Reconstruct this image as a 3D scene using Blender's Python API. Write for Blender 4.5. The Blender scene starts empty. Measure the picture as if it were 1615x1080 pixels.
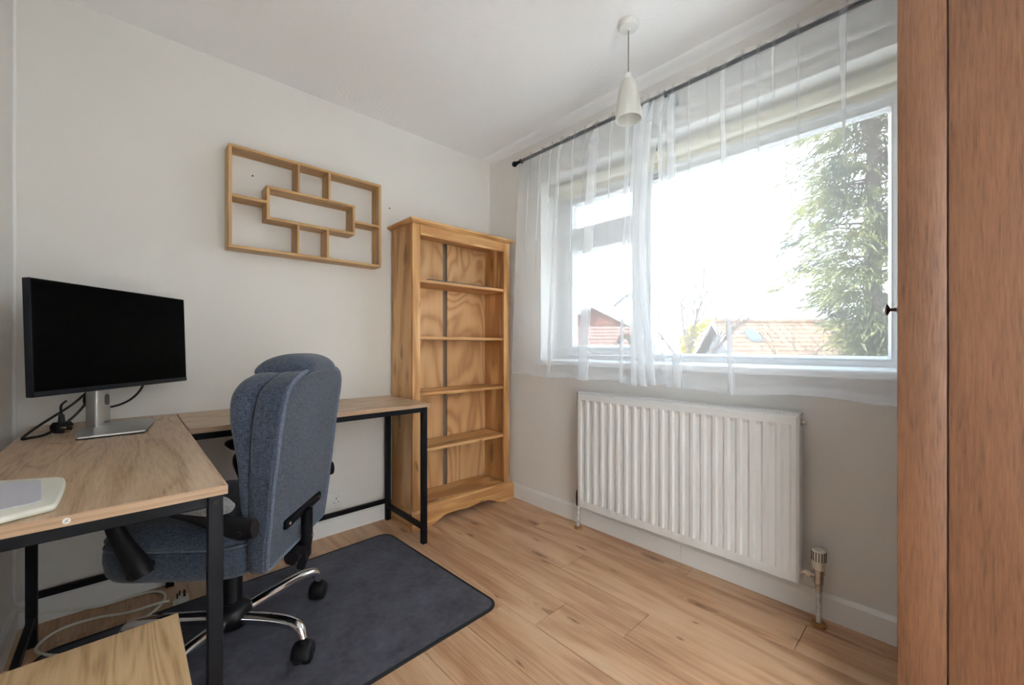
import bpy, bmesh, math, random
from math import sin, cos, pi, radians, sqrt, exp, atan2
from mathutils import Vector, Matrix
random.seed(7)
sc = bpy.context.scene
C = sc.collection

# ------------------------------------------------------------------ camera
cam_d = bpy.data.cameras.new('camera')
cam = bpy.data.objects.new('camera', cam_d)
C.objects.link(cam)
cam.location = (2.371, -1.974, 1.047)
cam.rotation_euler = (pi/2, 0, radians(47.009))
cam_d.sensor_width = 36.0
cam_d.lens = 36.0*653/1615
cam_d.shift_y = 5.0/1615
cam_d.clip_start = 0.02
cam_d.clip_end = 200
sc.camera = cam

# ------------------------------------------------------------------ world, sun, exposure
wd = bpy.data.worlds.new('sky'); sc.world = wd
wd.use_nodes = True
wn = wd.node_tree; wn.nodes.clear()
w_out = wn.nodes.new('ShaderNodeOutputWorld')
w_bg = wn.nodes.new('ShaderNodeBackground')
w_tc = wn.nodes.new('ShaderNodeTexCoord')
w_sep = wn.nodes.new('ShaderNodeSeparateXYZ')
w_rmp = wn.nodes.new('ShaderNodeValToRGB')
w_rmp.color_ramp.elements[0].position = 0.0
w_rmp.color_ramp.elements[0].color = (0.95, 0.98, 1.0, 1)
w_rmp.color_ramp.elements[1].position = 0.9
w_rmp.color_ramp.elements[1].color = (0.55, 0.76, 1.0, 1)
wn.links.new(w_tc.outputs['Generated'], w_sep.inputs[0])
wn.links.new(w_sep.outputs['Z'], w_rmp.inputs['Fac'])
wn.links.new(w_rmp.outputs['Color'], w_bg.inputs['Color'])
wn.links.new(w_bg.outputs[0], w_out.inputs['Surface'])
w_bg.inputs['Strength'].default_value = 2.1

sun_d = bpy.data.lights.new('sun', 'SUN')
sun_d.energy = 4.5; sun_d.angle = radians(1.0); sun_d.color = (1.0, 0.93, 0.82)
sun = bpy.data.objects.new('sun', sun_d); C.objects.link(sun)
sun.rotation_euler = (radians(48), 0, radians(-28))      # shines towards +Y, from behind the house

sc.view_settings.view_transform = 'Standard'
sc.view_settings.look = 'None'
sc.view_settings.gamma = 1.0
sc.view_settings.use_curve_mapping = False
sc.view_settings.exposure = 1.33
sc.cycles.use_denoising = True
sc.cycles.max_bounces = 14
sc.cycles.diffuse_bounces = 8
sc.cycles.glossy_bounces = 4
sc.cycles.transmission_bounces = 8
sc.cycles.transparent_max_bounces = 32
sc.cycles.sample_clamp_indirect = 5.0
sc.cycles.sample_clamp_direct = 12.0
sc.cycles.use_light_tree = False

# ------------------------------------------------------------------ materials
class NB:
    def __init__(s, name):
        s.m = bpy.data.materials.new(name); s.m.use_nodes = True
        s.nt = s.m.node_tree
        s.b = s.nt.nodes['Principled BSDF']; s.out = s.nt.nodes['Material Output']
    def n(s, t, props=None, **inp):
        nd = s.nt.nodes.new(t)
        for k, v in (props or {}).items(): setattr(nd, k, v)
        for k, v in inp.items():
            k2 = int(k[1:]) if k[0] == '_' and k[1:].isdigit() else k.replace('_', ' ')
            s.put(nd.inputs[k2], v)
        return nd
    def put(s, sock, v):
        if isinstance(v, bpy.types.NodeSocket): s.nt.links.new(v, sock)
        else: sock.default_value = v
    def math(s, op, a, b=0.0, c=None, clamp=False):
        nd = s.n('ShaderNodeMath', {'operation': op, 'use_clamp': clamp}, _0=a, _1=b)
        if c is not None: s.put(nd.inputs[2], c)
        return nd.outputs[0]
    def ramp(s, fac, stops, interp='LINEAR'):
        nd = s.n('ShaderNodeValToRGB', Fac=fac)
        cr = nd.color_ramp; cr.interpolation = interp
        while len(cr.elements) < len(stops): cr.elements.new(0.5)
        for e, (p, c) in zip(cr.elements, stops):
            e.position = p; e.color = (c[0], c[1], c[2], 1) if not isinstance(c, (int, float)) else (c, c, c, 1)
        return nd.outputs['Color']
    def mix(s, fac, a, b, blend='MIX'):
        nd = s.n('ShaderNodeMix', {'data_type': 'RGBA', 'blend_type': blend})
        s.put(nd.inputs[0], fac)
        for sock, v in ((nd.inputs[6], a), (nd.inputs[7], b)):
            if isinstance(v, tuple) and len(v) == 3: v = (*v, 1)
            s.put(sock, v)
        return nd.outputs[2]
    def noise(s, vec, scale, detail=2.0, rough=0.5, dist=0.0):
        return s.n('ShaderNodeTexNoise', Vector=vec, Scale=scale, Detail=detail, Roughness=rough, Distortion=dist).outputs['Fac']
    def coords(s, rand=True):
        co = s.n('ShaderNodeTexCoord').outputs['Object']
        if rand:
            r = s.n('ShaderNodeObjectInfo').outputs['Random']
            k = s.n('ShaderNodeVectorMath', {'operation': 'SCALE'}, _0=(7.3, 11.1, 5.7))
            s.put(k.inputs['Scale'], r)
            co = s.n('ShaderNodeVectorMath', {'operation': 'ADD'}, _0=co, _1=k.outputs[0]).outputs[0]
        return co
    def scaled(s, vec, sx, sy, sz):
        return s.n('ShaderNodeVectorMath', {'operation': 'MULTIPLY'}, _0=vec, _1=(sx, sy, sz)).outputs[0]
    def bump(s, h, strength=0.3, dist=0.002):
        nd = s.n('ShaderNodeBump', Height=h, Strength=strength, Distance=dist)
        s.put(s.b.inputs['Normal'], nd.outputs[0])
    def set(s, **kw):
        for k, v in kw.items():
            k = k.replace('_', ' ')
            if isinstance(v, tuple) and len(v) == 3 and k != 'Normal': v = (*v, 1)
            s.put(s.b.inputs[k], v)
        return s

def plain(name, col, rough=0.5, metal=0.0, spec=0.5, var=0.04, vs=6.0, bump=0.0, bs=200.0):
    k = NB(name)
    co = k.coords(False)
    nz = k.noise(co, vs, 3)
    c0 = tuple(max(0, c*(1-var)) for c in col); c1 = tuple(min(1, c*(1+var)) for c in col)
    k.set(Base_Color=k.ramp(nz, [(0.3, c0), (0.7, c1)]), Roughness=rough, Metallic=metal)
    k.b.inputs['Specular IOR Level'].default_value = spec
    if bump: k.bump(k.noise(co, bs, 2), bump, 0.001)
    return k.m

def wood(name, axis, dark, mid, light, fig=1.0, knots=0.0, rough=0.45, sc_=1.0, streak=0.35, ring=0.25, blot=0.5, kn_s=1.0, bump=0.12, spec=0.4, fine=150.0, along=3.5, fa=0.9, fb=5.0, pw=1.6, rw=0.14):
    k = NB(name + '_' + axis)
    co = k.coords(True)
    ai = 'xyz'.index(axis)
    def sv(a, b):
        t = [b*sc_]*3; t[ai] = a*sc_
        return k.scaled(co, *t)
    f = k.noise(sv(fa, fb), 1.0, 2.0, 0.5, 0.6)
    rings = k.math('ADD', k.math('MULTIPLY', k.math('SINE', k.math('MULTIPLY', f, 46.0*fig)), 0.5), 0.5)
    rings = k.math('POWER', rings, pw)
    st = k.noise(sv(along, fine), 1.0, 3.0, 0.6)
    bl = k.noise(sv(1.5, 11.0), 1.0, 4.0, 0.65)
    v = k.math('ADD', k.math('MULTIPLY', bl, blot), k.math('MULTIPLY', rings, ring))
    v = k.math('ADD', v, k.math('MULTIPLY', st, streak))
    tot = blot + ring + streak
    v = k.math('DIVIDE', v, tot)
    col = k.ramp(v, [(0.50-rw, dark), (0.50, mid), (0.50+rw*0.95, light)])
    if knots > 0:
        sp = k.n('ShaderNodeSeparateXYZ', Vector=co)
        o_ = [sp.outputs[i_] for i_ in range(3)]
        cr = [o_[i_] for i_ in range(3) if i_ != ai]
        al = k.math('MULTIPLY', o_[ai], 1.7*kn_s); ac = k.math('MULTIPLY', k.math('ADD', cr[0], cr[1]), 6.0*kn_s)
        kv = k.n('ShaderNodeCombineXYZ', X=al, Y=ac).outputs[0]
        nzv = k.n('ShaderNodeTexNoise', Vector=kv, Scale=2.2, Detail=3.0).outputs['Color']
        kv2 = k.n('ShaderNodeVectorMath', {'operation': 'ADD'}, _0=kv, _1=k.scaled(nzv, 0.30, 0.30, 0.0)).outputs[0]
        vor = k.n('ShaderNodeTexVoronoi', {'voronoi_dimensions': '2D'}, Vector=kv2, Scale=1.0, Randomness=1.0)
        vo = vor.outputs['Distance']
        rs = k.n('ShaderNodeSeparateColor', Color=vor.outputs['Color']).outputs[0]
        siz = k.math('ADD', 0.25, k.math('MULTIPLY', k.math('POWER', rs, 2.0), 1.5))
        vn = k.math('DIVIDE', vo, siz)
        halo = k.math('MULTIPLY', k.ramp(vn, [(0.05, 1.0), (0.32, 0.0)]), k.math('ADD', 0.25, k.math('MULTIPLY', k.math('SINE', k.math('MULTIPLY', vn, 90.0)), 0.22)))
        kd = k.math('ADD', k.ramp(vn, [(0.025, 1.0), (0.07, 0.6), (0.12, 0.0)]), halo)
        kd = k.math('MULTIPLY', kd, knots, clamp=True)
        col = k.mix(kd, col, tuple(c*0.55 for c in dark))
    k.set(Base_Color=col, Roughness=rough)
    k.b.inputs['Specular IOR Level'].default_value = spec
    k.bump(st, bump, 0.001)
    return k.m
_wc = {}
def W(kind, axis):
    key = (kind, axis)
    if key in _wc: return _wc[key]
    if kind == 'floor': m = wood('laminate_oak', axis, (0.37, 0.185, 0.095), (0.60, 0.372, 0.222), (0.70, 0.475, 0.31), 0.5, 0.72, 0.36, 1.0, 0.34, 0.16, 0.60, 1.2, 0.04, 0.35, fine=120.0, rw=0.205)
    elif kind == 'pine': m = wood('pine', axis, (0.43, 0.21, 0.075), (0.60, 0.335, 0.135), (0.69, 0.42, 0.195), 0.5, 0.95, 0.42, 1.0, 0.30, 0.25, 0.45, 1.25, 0.05)
    elif kind == 'ply': m = wood('pine_plywood', axis, (0.46, 0.24, 0.10), (0.64, 0.375, 0.170), (0.71, 0.445, 0.225), 1.7, 0.0, 0.5, 0.8, 0.25, 0.26, 0.35, 1.0, 0.03, fa=1.1, fb=3.4, pw=0.7, rw=0.21)
    elif kind == 'desk': m = wood('sawn_oak_laminate', axis, (0.27, 0.165, 0.095), (0.475, 0.325, 0.205), (0.58, 0.43, 0.295), 1.0, 0.0, 0.34, 1.0, 0.55, 0.16, 0.26, 1.0, 0.12, fine=150.0, along=11.0, fa=0.9, fb=7.0, pw=0.6, rw=0.16)
    elif kind == 'edge': m = wood('oak_edge_band', axis, (0.33, 0.21, 0.13), (0.45, 0.30, 0.19), (0.52, 0.36, 0.24), 0.3, 0.0, 0.4, 1.0, 0.6, 0.02, 0.3, 1.0, 0.03, rw=0.2)
    elif kind == 'oak': m = wood('light_oak', axis, (0.38, 0.245, 0.125), (0.57, 0.395, 0.215), (0.65, 0.47, 0.285), 2.6, 0.0, 0.4, 1.0, 0.45, 0.16, 0.20, 1.0, 0.08, along=8.0, fine=150.0, fa=0.6, fb=7.0, pw=0.8, rw=0.2)
    elif kind == 'shelf': m = wood('oak_veneer', axis, (0.35, 0.20, 0.08), (0.52, 0.32, 0.14), (0.60, 0.39, 0.19), 0.5, 0.0, 0.45, 1.0, 0.5, 0.1, 0.3, 1.0, 0.05)
    elif kind == 'wardrobe': m = wood('red_brown_oak', axis, (0.064, 0.027, 0.0130), (0.116, 0.051, 0.0245), (0.148, 0.070, 0.035), 0.35, 0.0, 0.42, 1.0, 0.75, 0.08, 0.30, 1.0, 0.35, 0.4, 240.0, along=16.0, rw=0.19)
    _wc[key] = m
    return m

M = {}
# painted walls, faintly uneven
def paint(name, col, bs=0.08, scale=60):
    k = NB(name); co = k.coords(False)
    a = k.noise(co, 1.4, 4); b = k.noise(co, scale, 4)
    k.set(Base_Color=k.ramp(a, [(0.3, tuple(c*0.97 for c in col)), (0.7, tuple(min(1, c*1.02) for c in col))]), Roughness=0.75)
    k.b.inputs['Specular IOR Level'].default_value = 0.25
    k.bump(b, bs, 0.003)
    return k.m
M['wall'] = paint('cream_wall_paint', (0.765, 0.745, 0.712))
def artex():
    k = NB('swirled_ceiling_plaster'); co = k.coords(False)
    vo = k.n('ShaderNodeTexVoronoi', Vector=co, Scale=5.5)
    # arcs swept around scattered centres
    d = k.math('MULTIPLY', vo.outputs['Distance'], 46.0)
    nz = k.noise(co, 14.0, 3)
    d = k.math('ADD', d, k.math('MULTIPLY', nz, 9.0))
    s = k.math('SINE', d)
    mask = k.ramp(k.noise(co, 3.1, 2), [(0.42, 0.0), (0.62, 1.0)])
    h = k.math('MULTIPLY', s, mask)
    k.set(Base_Color=(0.92, 0.925, 0.93), Roughness=0.8)
    k.b.inputs['Specular IOR Level'].default_value = 0.2
    k.bump(h, 0.13, 0.003)
    return k.m
M['ceiling'] = artex()
M['fill_hall_white'] = plain('white_fill_hall_paint', (0.84, 0.83, 0.81), 0.8, var=0.01)
M['fill_hall_carpet'] = plain('pale_fill_hall_carpet', (0.80, 0.79, 0.77), 0.95, var=0.1, vs=80)  # kept pale so the added hallway bounces more fill light
M['white_gloss'] = plain('white_gloss_paint', (0.82, 0.82, 0.81), 0.35, var=0.02)
M['upvc'] = plain('white_upvc', (0.80, 0.81, 0.82), 0.3, var=0.01)
M['radiator'] = plain('radiator_enamel', (0.745, 0.75, 0.75), 0.32, var=0.02)
M['grille_dark'] = plain('grille_shadow', (0.03, 0.03, 0.03), 0.7)
M['chrome'] = plain('chrome', (0.80, 0.80, 0.82), 0.08, 1.0, var=0.01)
M['chrome_worn'] = plain('worn_chrome', (0.55, 0.52, 0.48), 0.3, 1.0, var=0.15, vs=40)
M['pipe_paint'] = plain('chipped_white_pipe_paint', (0.62, 0.63, 0.62), 0.5, var=0.25, vs=60)
M['copper'] = plain('brown_collar', (0.30, 0.14, 0.045), 0.4, 0.2, var=0.2, vs=60)
M['bronze'] = plain('dark_bronze', (0.10, 0.06, 0.045), 0.3, 0.9, var=0.1)
M['trv'] = plain('cream_plastic', (0.70, 0.66, 0.57), 0.45, var=0.02)
M['slot'] = plain('dark_slot', (0.02, 0.02, 0.02), 0.6)
M['black_metal'] = plain('black_powder_coat', (0.006, 0.007, 0.011), 0.5, 0.0, 0.18, var=0.2)
M['black_plastic'] = plain('black_plastic', (0.006, 0.006, 0.009), 0.42, 0.0, 0.28, var=0.2)
M['black_rubber'] = plain('black_rubber', (0.010, 0.010, 0.010), 0.6, var=0.2)
M['screen'] = plain('dark_screen', (0.002, 0.002, 0.002), 0.55, 0.0, 0.02, var=0.05)
M['bezel'] = plain('charcoal_bezel', (0.010, 0.012, 0.018), 0.45, 0.0, 0.25, var=0.05)
M['silver'] = plain('brushed_silver', (0.52, 0.52, 0.51), 0.36, 0.85, var=0.03)
M['silver_dark'] = plain('grey_slot', (0.12, 0.12, 0.13), 0.5, 0.5)
M['white_plastic'] = plain('white_plastic', (0.76, 0.755, 0.73), 0.35, var=0.02)
M['off_white'] = plain('off_white_plastic', (0.74, 0.74, 0.66), 0.35, var=0.02)
M['lilac_panel'] = plain('pale_lilac_panel', (0.62, 0.62, 0.70), 0.3, var=0.02)
M['cord_grey'] = plain('grey_flex', (0.32, 0.29, 0.25), 0.5)
M['brass'] = plain('brass_pin', (0.55, 0.42, 0.18), 0.3, 1.0)
M['blind'] = plain('cream_blind_fabric', (0.76, 0.72, 0.58), 0.7, var=0.02)
M['grey_sheet'] = plain('grey_sheet', (0.10, 0.10, 0.11), 0.5, var=0.1)
M['rod'] = plain('dark_rod', (0.022, 0.022, 0.03), 0.35, 0.3, var=0.2)

def fabric(name, c0, c1, s=900.0, bumpst=0.35):
    k = NB(name); co = k.coords(False)
    h1 = k.noise(k.scaled(co, 1.0, 1.0, 0.18), s, 2)
    h2 = k.noise(k.scaled(co, 0.18, 0.18, 1.0), s, 2)
    v = k.math('ADD', k.math('MULTIPLY', h1, 0.5), k.math('MULTIPLY', h2, 0.5))
    big = k.noise(co, 5.0, 3)
    v2 = k.math('ADD', v, k.math('MULTIPLY', k.math('SUBTRACT', big, 0.5), 0.10))
    k.set(Base_Color=k.ramp(v2, [(0.38, c0), (0.62, c1)]), Roughness=0.9)
    k.b.inputs['Specular IOR Level'].default_value = 0.15
    k.b.inputs['Sheen Weight'].default_value = 0.25
    k.bump(v, bumpst, 0.0015)
    return k.m
M['fabric'] = fabric('slate_blue_weave', (0.022, 0.030, 0.047), (0.082, 0.106, 0.158), 420)
M['piping'] = fabric('slate_blue_piping', (0.06, 0.078, 0.115), (0.16, 0.20, 0.28), 700)
M['pad_fabric'] = fabric('worn_grey_pad', (0.12, 0.12, 0.125), (0.26, 0.26, 0.26), 200)
def mat_rib():
    k = NB('ribbed_charcoal_mat'); co = k.coords(False)
    w = k.n('ShaderNodeTexWave', {'wave_type': 'BANDS', 'bands_direction': 'Y'}, Vector=co, Scale=110.0).outputs['Fac']
    w2 = k.n('ShaderNodeTexWave', {'wave_type': 'BANDS', 'bands_direction': 'X'}, Vector=co, Scale=110.0).outputs['Fac']
    nz = k.noise(co, 7.0, 5, 0.65)
    nz2 = k.noise(co, 45.0, 3)
    v = k.math('ADD', k.math('MULTIPLY', nz, 0.75), k.math('MULTIPLY', nz2, 0.25))
    c = k.ramp(v, [(0.34, (0.056, 0.057, 0.072)), (0.66, (0.125, 0.127, 0.158))])
    k.set(Base_Color=c, Roughness=0.72)
    k.b.inputs['Specular IOR Level'].default_value = 0.3
    k.bump(k.math('MULTIPLY', w, w2), 0.25, 0.001)
    return k.m
M['mat'] = mat_rib()
M['mat_edge'] = plain('black_binding', (0.010, 0.010, 0.012), 0.7)

def sheer(name, alpha):
    k = NB(name)
    k.nt.nodes.remove(k.b)
    co = k.coords(False)
    th = k.noise(co, 3.0, 2)
    fac = k.math('ADD', alpha - 0.05, k.math('MULTIPLY', th, 0.10))
    tr = k.n('ShaderNodeBsdfTransparent', Color=(1, 1, 1, 1)).outputs[0]
    di = k.n('ShaderNodeBsdfDiffuse', Color=(0.86, 0.87, 0.88, 1)).outputs[0]
    tl = k.n('ShaderNodeBsdfTranslucent', Color=(0.86, 0.87, 0.89, 1)).outputs[0]
    dt = k.n('ShaderNodeMixShader', _0=0.42, _1=di, _2=tl).outputs[0]
    mx = k.n('ShaderNodeMixShader', _0=fac, _1=tr, _2=dt).outputs[0]
    k.nt.links.new(mx, k.out.inputs['Surface'])
    return k.m
M['sheer'] = sheer('white_voile', 0.32)
M['sheer_thin'] = sheer('stretched_voile', 0.14)
M['sheer_crease'] = sheer('gathered_voile', 0.62)
M['sheer_hem'] = sheer('white_voile_hem', 0.50)

def glass():
    k = NB('clear_window_glass'); k.nt.nodes.remove(k.b)
    tr = k.n('ShaderNodeBsdfTransparent', Color=(0.97, 0.985, 0.98, 1)).outputs[0]
    gl = k.n('ShaderNodeBsdfGlossy', Color=(1, 1, 1, 1), Roughness=0.02).outputs[0]
    mx = k.n('ShaderNodeMixShader', _0=0.05, _1=tr, _2=gl).outputs[0]
    k.nt.links.new(mx, k.out.inputs['Surface'])
    return k.m
M['glass'] = glass()
def shade():
    k = NB('opal_lamp_shade'); co = k.coords(False)
    z = k.noise(k.scaled(co, 3, 3, 40), 1.0, 2)
    k.set(Base_Color=(0.80, 0.79, 0.75), Roughness=0.35)
    k.b.inputs['Subsurface Weight'].default_value = 0.0
    k.bump(z, 0.15, 0.002)
    tl = k.n('ShaderNodeBsdfTranslucent', Color=(0.85, 0.84, 0.80, 1)).outputs[0]
    mx = k.n('ShaderNodeMixShader', _0=0.35, _1=k.b.outputs[0], _2=tl).outputs[0]
    k.nt.links.new(mx, k.out.inputs['Surface'])
    return k.m
M['shade'] = shade()

def foliage(name, c0, c1, s=2.5, tl=0.35):
    k = NB(name); co = k.coords(False)
    a = k.noise(co, s, 3); b = k.noise(co, s*9, 2)
    v = k.math('ADD', k.math('MULTIPLY', a, 0.6), k.math('MULTIPLY', b, 0.4))
    col = k.ramp(v, [(0.36, c0), (0.62, c1)])
    k.set(Base_Color=col, Roughness=0.7)
    t = k.n('ShaderNodeBsdfTranslucent', Color=col).outputs[0]
    mx = k.n('ShaderNodeMixShader', _0=tl, _1=k.b.outputs[0], _2=t).outputs[0]
    k.nt.links.new(mx, k.out.inputs['Surface'])
    return k.m
M['conifer'] = foliage('conifer_green', (0.040, 0.068, 0.078), (0.290, 0.290, 0.105), 1.9, 0.35)  # bluish shade and yellow highlights are put into the leaf colours
M['yellow_leaf'] = foliage('yellow_leaf', (0.34, 0.30, 0.03), (0.55, 0.48, 0.06), 3)
M['hedge'] = foliage('hedge_leaf', (0.07, 0.09, 0.03), (0.26, 0.24, 0.08), 3)
M['bark'] = plain('grey_brown_bark', (0.11, 0.088, 0.075), 0.9, var=0.3, vs=15)
M['bounce_ground'] = plain('pale_bounce_ground', (0.62, 0.60, 0.56), 0.9, var=0.1, vs=1.5)  # unseen ground, made pale to bounce daylight up to the ceiling
def tiles(name, c0, c1, sx, sy):
    k = NB(name); co = k.coords(False)
    br = k.n('ShaderNodeTexBrick', Vector=co, Color1=(*c0, 1), Color2=(*c1, 1), Mortar=(c0[0]*0.45, c0[1]*0.45, c0[2]*0.45, 1), Scale=1.0, Mortar_Size=0.02, Brick_Width=sx, Row_Height=sy)
    nz = k.noise(co, 1.3, 4)
    col = k.mix(k.ramp(nz, [(0.4, 0.0), (0.7, 0.6)]), br.outputs['Color'], tuple(c*1.25 for c in c1))
    k.set(Base_Color=col, Roughness=0.85)
    return k.m
M['roof_tan'] = tiles('tan_roof_tile', (0.225, 0.135, 0.085), (0.29, 0.185, 0.118), 0.30, 10.0)
M['roof_red'] = tiles('red_brown_roof_tile', (0.17, 0.095, 0.075), (0.22, 0.13, 0.10), 0.30, 10.0)
M['brick'] = tiles('red_brick', (0.23, 0.085, 0.055), (0.28, 0.11, 0.07), 0.22, 0.075)
M['render_wall'] = plain('pale_render', (0.3, 0.3, 0.29), 0.9, var=0.1)
M['grey_gable'] = plain('grey_hung_gable', (0.13, 0.14, 0.15), 0.9, var=0.25, vs=4)
M['skylight'] = plain('skylight_glass', (0.12, 0.15, 0.19), 0.1)
M['barge'] = plain('pale_barge_board', (0.4, 0.4, 0.4), 0.6)

# ------------------------------------------------------------------ mesh helpers
class MB:
    def __init__(s): s.v = []; s.f = []
    def add(s, vs, fs):
        o = len(s.v); s.v += [tuple(p) for p in vs]; s.f += [[i+o for i in f] for f in fs]
        return s
    def box(s, x0, x1, y0, y1, z0, z1):
        return s.add([(x0,y0,z0),(x1,y0,z0),(x1,y1,z0),(x0,y1,z0),(x0,y0,z1),(x1,y0,z1),(x1,y1,z1),(x0,y1,z1)],
                     [(0,3,2,1),(4,5,6,7),(0,1,5,4),(1,2,6,5),(2,3,7,6),(3,0,4,7)])
    def rbox(s, x0, x1, y0, y1, z0, z1, b=0.002, seg=1):
        bm = bmesh.new()
        bmesh.ops.create_cube(bm, size=1.0)
        for v in bm.verts:
            v.co = Vector((x0 if v.co.x < 0 else x1, y0 if v.co.y < 0 else y1, z0 if v.co.z < 0 else z1))
        bmesh.ops.bevel(bm, geom=bm.edges[:], offset=b, segments=seg, affect='EDGES', profile=0.5)
        bm.verts.index_update()
        s.add([v.co[:] for v in bm.verts], [[v.index for v in f.verts] for f in bm.faces])
        bm.free(); return s
    def prism(s, poly, fn, lo, hi):
        n = len(poly)
        vs = [fn(a, b, lo) for a, b in poly] + [fn(a, b, hi) for a, b in poly]
        fs = [list(range(n))[::-1], list(range(n, 2*n))] + [[i, (i+1) % n, n+(i+1) % n, n+i] for i in range(n)]
        return s.add(vs, fs)
    def loft(s, secs, cap=True, closed=True):
        n = len(secs[0]); vs = [p for q in secs for p in q]; fs = []
        for j in range(len(secs)-1):
            for i in range(n if closed else n-1):
                fs.append([j*n+i, j*n+(i+1) % n, (j+1)*n+(i+1) % n, (j+1)*n+i])
        if cap:
            fs.append(list(range(n))[::-1]); fs.append([(len(secs)-1)*n+i for i in range(n)])
        return s.add(vs, fs)
    def cyl(s, p0, p1, r0, r1=None, n=16, cap=True):
        r1 = r0 if r1 is None else r1
        return s.tube([p0, p1], [r0, r1], n, cap)
    def tube(s, pts, r, n=8, cap=True, sq=None):
        pts = [Vector(p) for p in pts]
        rs = r if isinstance(r, (list, tuple)) else [r]*len(pts)
        secs = []; up = None
        for i, p in enumerate(pts):
            if i == 0: t = pts[1]-pts[0]
            elif i == len(pts)-1: t = pts[-1]-pts[-2]
            else: t = (pts[i+1]-pts[i]).normalized() + (pts[i]-pts[i-1]).normalized()
            t.normalize()
            if up is None:
                up = Vector((0, 0, 1)) if abs(t.z) < 0.9 else Vector((1, 0, 0))
            u = (up - t*up.dot(t)).normalized(); w = t.cross(u); up = u
            a, b = (sq if sq else (1, 1))
            secs.append([p + (u*cos(2*pi*k/n)*a + w*sin(2*pi*k/n)*b)*rs[i] for k in range(n)])
        return s.loft(secs, cap)
    def lathe(s, prof, c=(0, 0, 0), n=24, cap=True):
        secs = [[(c[0]+r*cos(2*pi*k/n), c[1]+r*sin(2*pi*k/n), c[2]+z) for k in range(n)] for r, z in prof]
        return s.loft(secs, cap)
    def xf(s, fn):
        s.v = [tuple(fn(*p)) for p in s.v]; return s
    def build(s, name, mat, parent=None, off=None, smooth=40, label=None, cat=None, group=None, kind=None):
        vs = s.v if off is None else [(x-off[0], y-off[1], z-off[2]) for x, y, z in s.v]
        me = bpy.data.meshes.new(name)
        me.from_pydata(vs, [], s.f); me.update()
        bm = bmesh.new(); bm.from_mesh(me)
        bmesh.ops.recalc_face_normals(bm, faces=bm.faces[:]); bm.to_mesh(me); bm.free()
        if smooth:
            me.shade_smooth(); me.set_sharp_from_angle(angle=radians(smooth))
        me.materials.append(mat if not isinstance(mat, str) else M[mat])
        o = bpy.data.objects.new(name, me); C.objects.link(o)
        if parent is not None: o.parent = parent
        tag(o, label, cat, group, kind)
        return o
def tag(o, label=None, cat=None, group=None, kind=None):
    if label: o['label'] = label
    if cat: o['category'] = cat
    if group: o['group'] = group
    if kind: o['kind'] = kind
    return o
def thing(name, label, cat, loc=(0, 0, 0), rotz=0.0, group=None):
    o = bpy.data.objects.new(name, None); C.objects.link(o)
    o.location = loc; o.rotation_euler = (0, 0, rotz); o.empty_display_size = 0.1
    return tag(o, label, cat, group)
def copy_of(o, parent, loc=(0, 0, 0), rot=None):
    c = o.copy(); C.objects.link(c); c.parent = parent; c.location = loc
    if rot is not None: c.rotation_euler = rot
    return c
def catmull(pts, per=8):
    P = [Vector(p) for p in pts]; P = [P[0]*2-P[1]] + P + [P[-1]*2-P[-2]]; out = []
    for i in range(1, len(P)-2):
        for k in range(per):
            t = k/per; a, b, c, d = P[i-1], P[i], P[i+1], P[i+2]
            out.append(0.5*((2*b)+(c-a)*t+(2*a-5*b+4*c-d)*t*t+(3*b-a-3*c+d)*t**3))
    out.append(P[-2]); return out
def super_sec(cx, cy, z, a, b, n=4.0, N=32):
    out = []
    for k in range(N):
        t = 2*pi*k/N; c, s = cos(t), sin(t)
        out.append((cx + a*math.copysign(abs(c)**(2/n), c), cy + b*math.copysign(abs(s)**(2/n), s), z))
    return out

# ------------------------------------------------------------------ the room shell
RX, RY, RZ = 2.85, -2.28, 2.40          # east wall, south wall, ceiling
WX0, WX1, WZ0, WZ1 = 0.529, 2.30, 0.930, 2.108   # window recess
def struct(o, label, cat): return tag(o, label, cat, None, 'structure')
ww = struct(MB().box(-0.15, 0, RY-0.15, 0.30, -0.12, RZ+0.12).build('wall_west', 'wall', smooth=0), 'plain cream painted wall behind the desk and the wall shelf', 'wall')
m = MB().box(0, WX0, 0, 0.30, -0.12, RZ+0.12).box(WX1, RX+0.15, 0, 0.30, -0.12, RZ+0.12)
m.box(WX0, WX1, 0, 0.30, -0.12, WZ0).box(WX0, WX1, 0, 0.30, WZ1, RZ+0.12)
struct(m.build('wall_north', 'wall', smooth=0), 'cream painted wall with the wide window recess and radiator', 'wall')
struct(MB().box(0, RX+0.15, RY-0.15, RY, -0.12, RZ+0.12).build('wall_south', 'wall', smooth=0), 'cream painted wall at the left edge of the view', 'wall')
HY0, HY1, HZ = -1.90, -0.66, 2.10        # wide doorway added behind the camera to let in fill light
struct(MB().box(RX, RX+0.15, HY1, 0, -0.12, RZ+0.12).box(RX, RX+0.15, RY, HY0, -0.12, RZ+0.12).box(RX, RX+0.15, HY0, HY1, HZ, RZ+0.12).build('wall_east', 'wall', smooth=0), 'cream painted wall behind the wardrobe with a doorway added for fill light', 'wall')
struct(MB().box(RX, RX+1.6, -4.6, 0.15, -0.12, 0.0).build('floor_fill_hall', 'fill_hall_carpet', smooth=0), 'pale carpeted floor of the unseen hallway added for fill light', 'floor')  # whole hallway is added to bounce the lamp's light into the room
struct(MB().box(RX+0.15, RX+1.6, -4.6, 0.15, RZ, RZ+0.12).build('ceiling_fill_hall', 'fill_hall_white', smooth=0), 'white ceiling of the unseen hallway added for fill light', 'ceiling')
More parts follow.
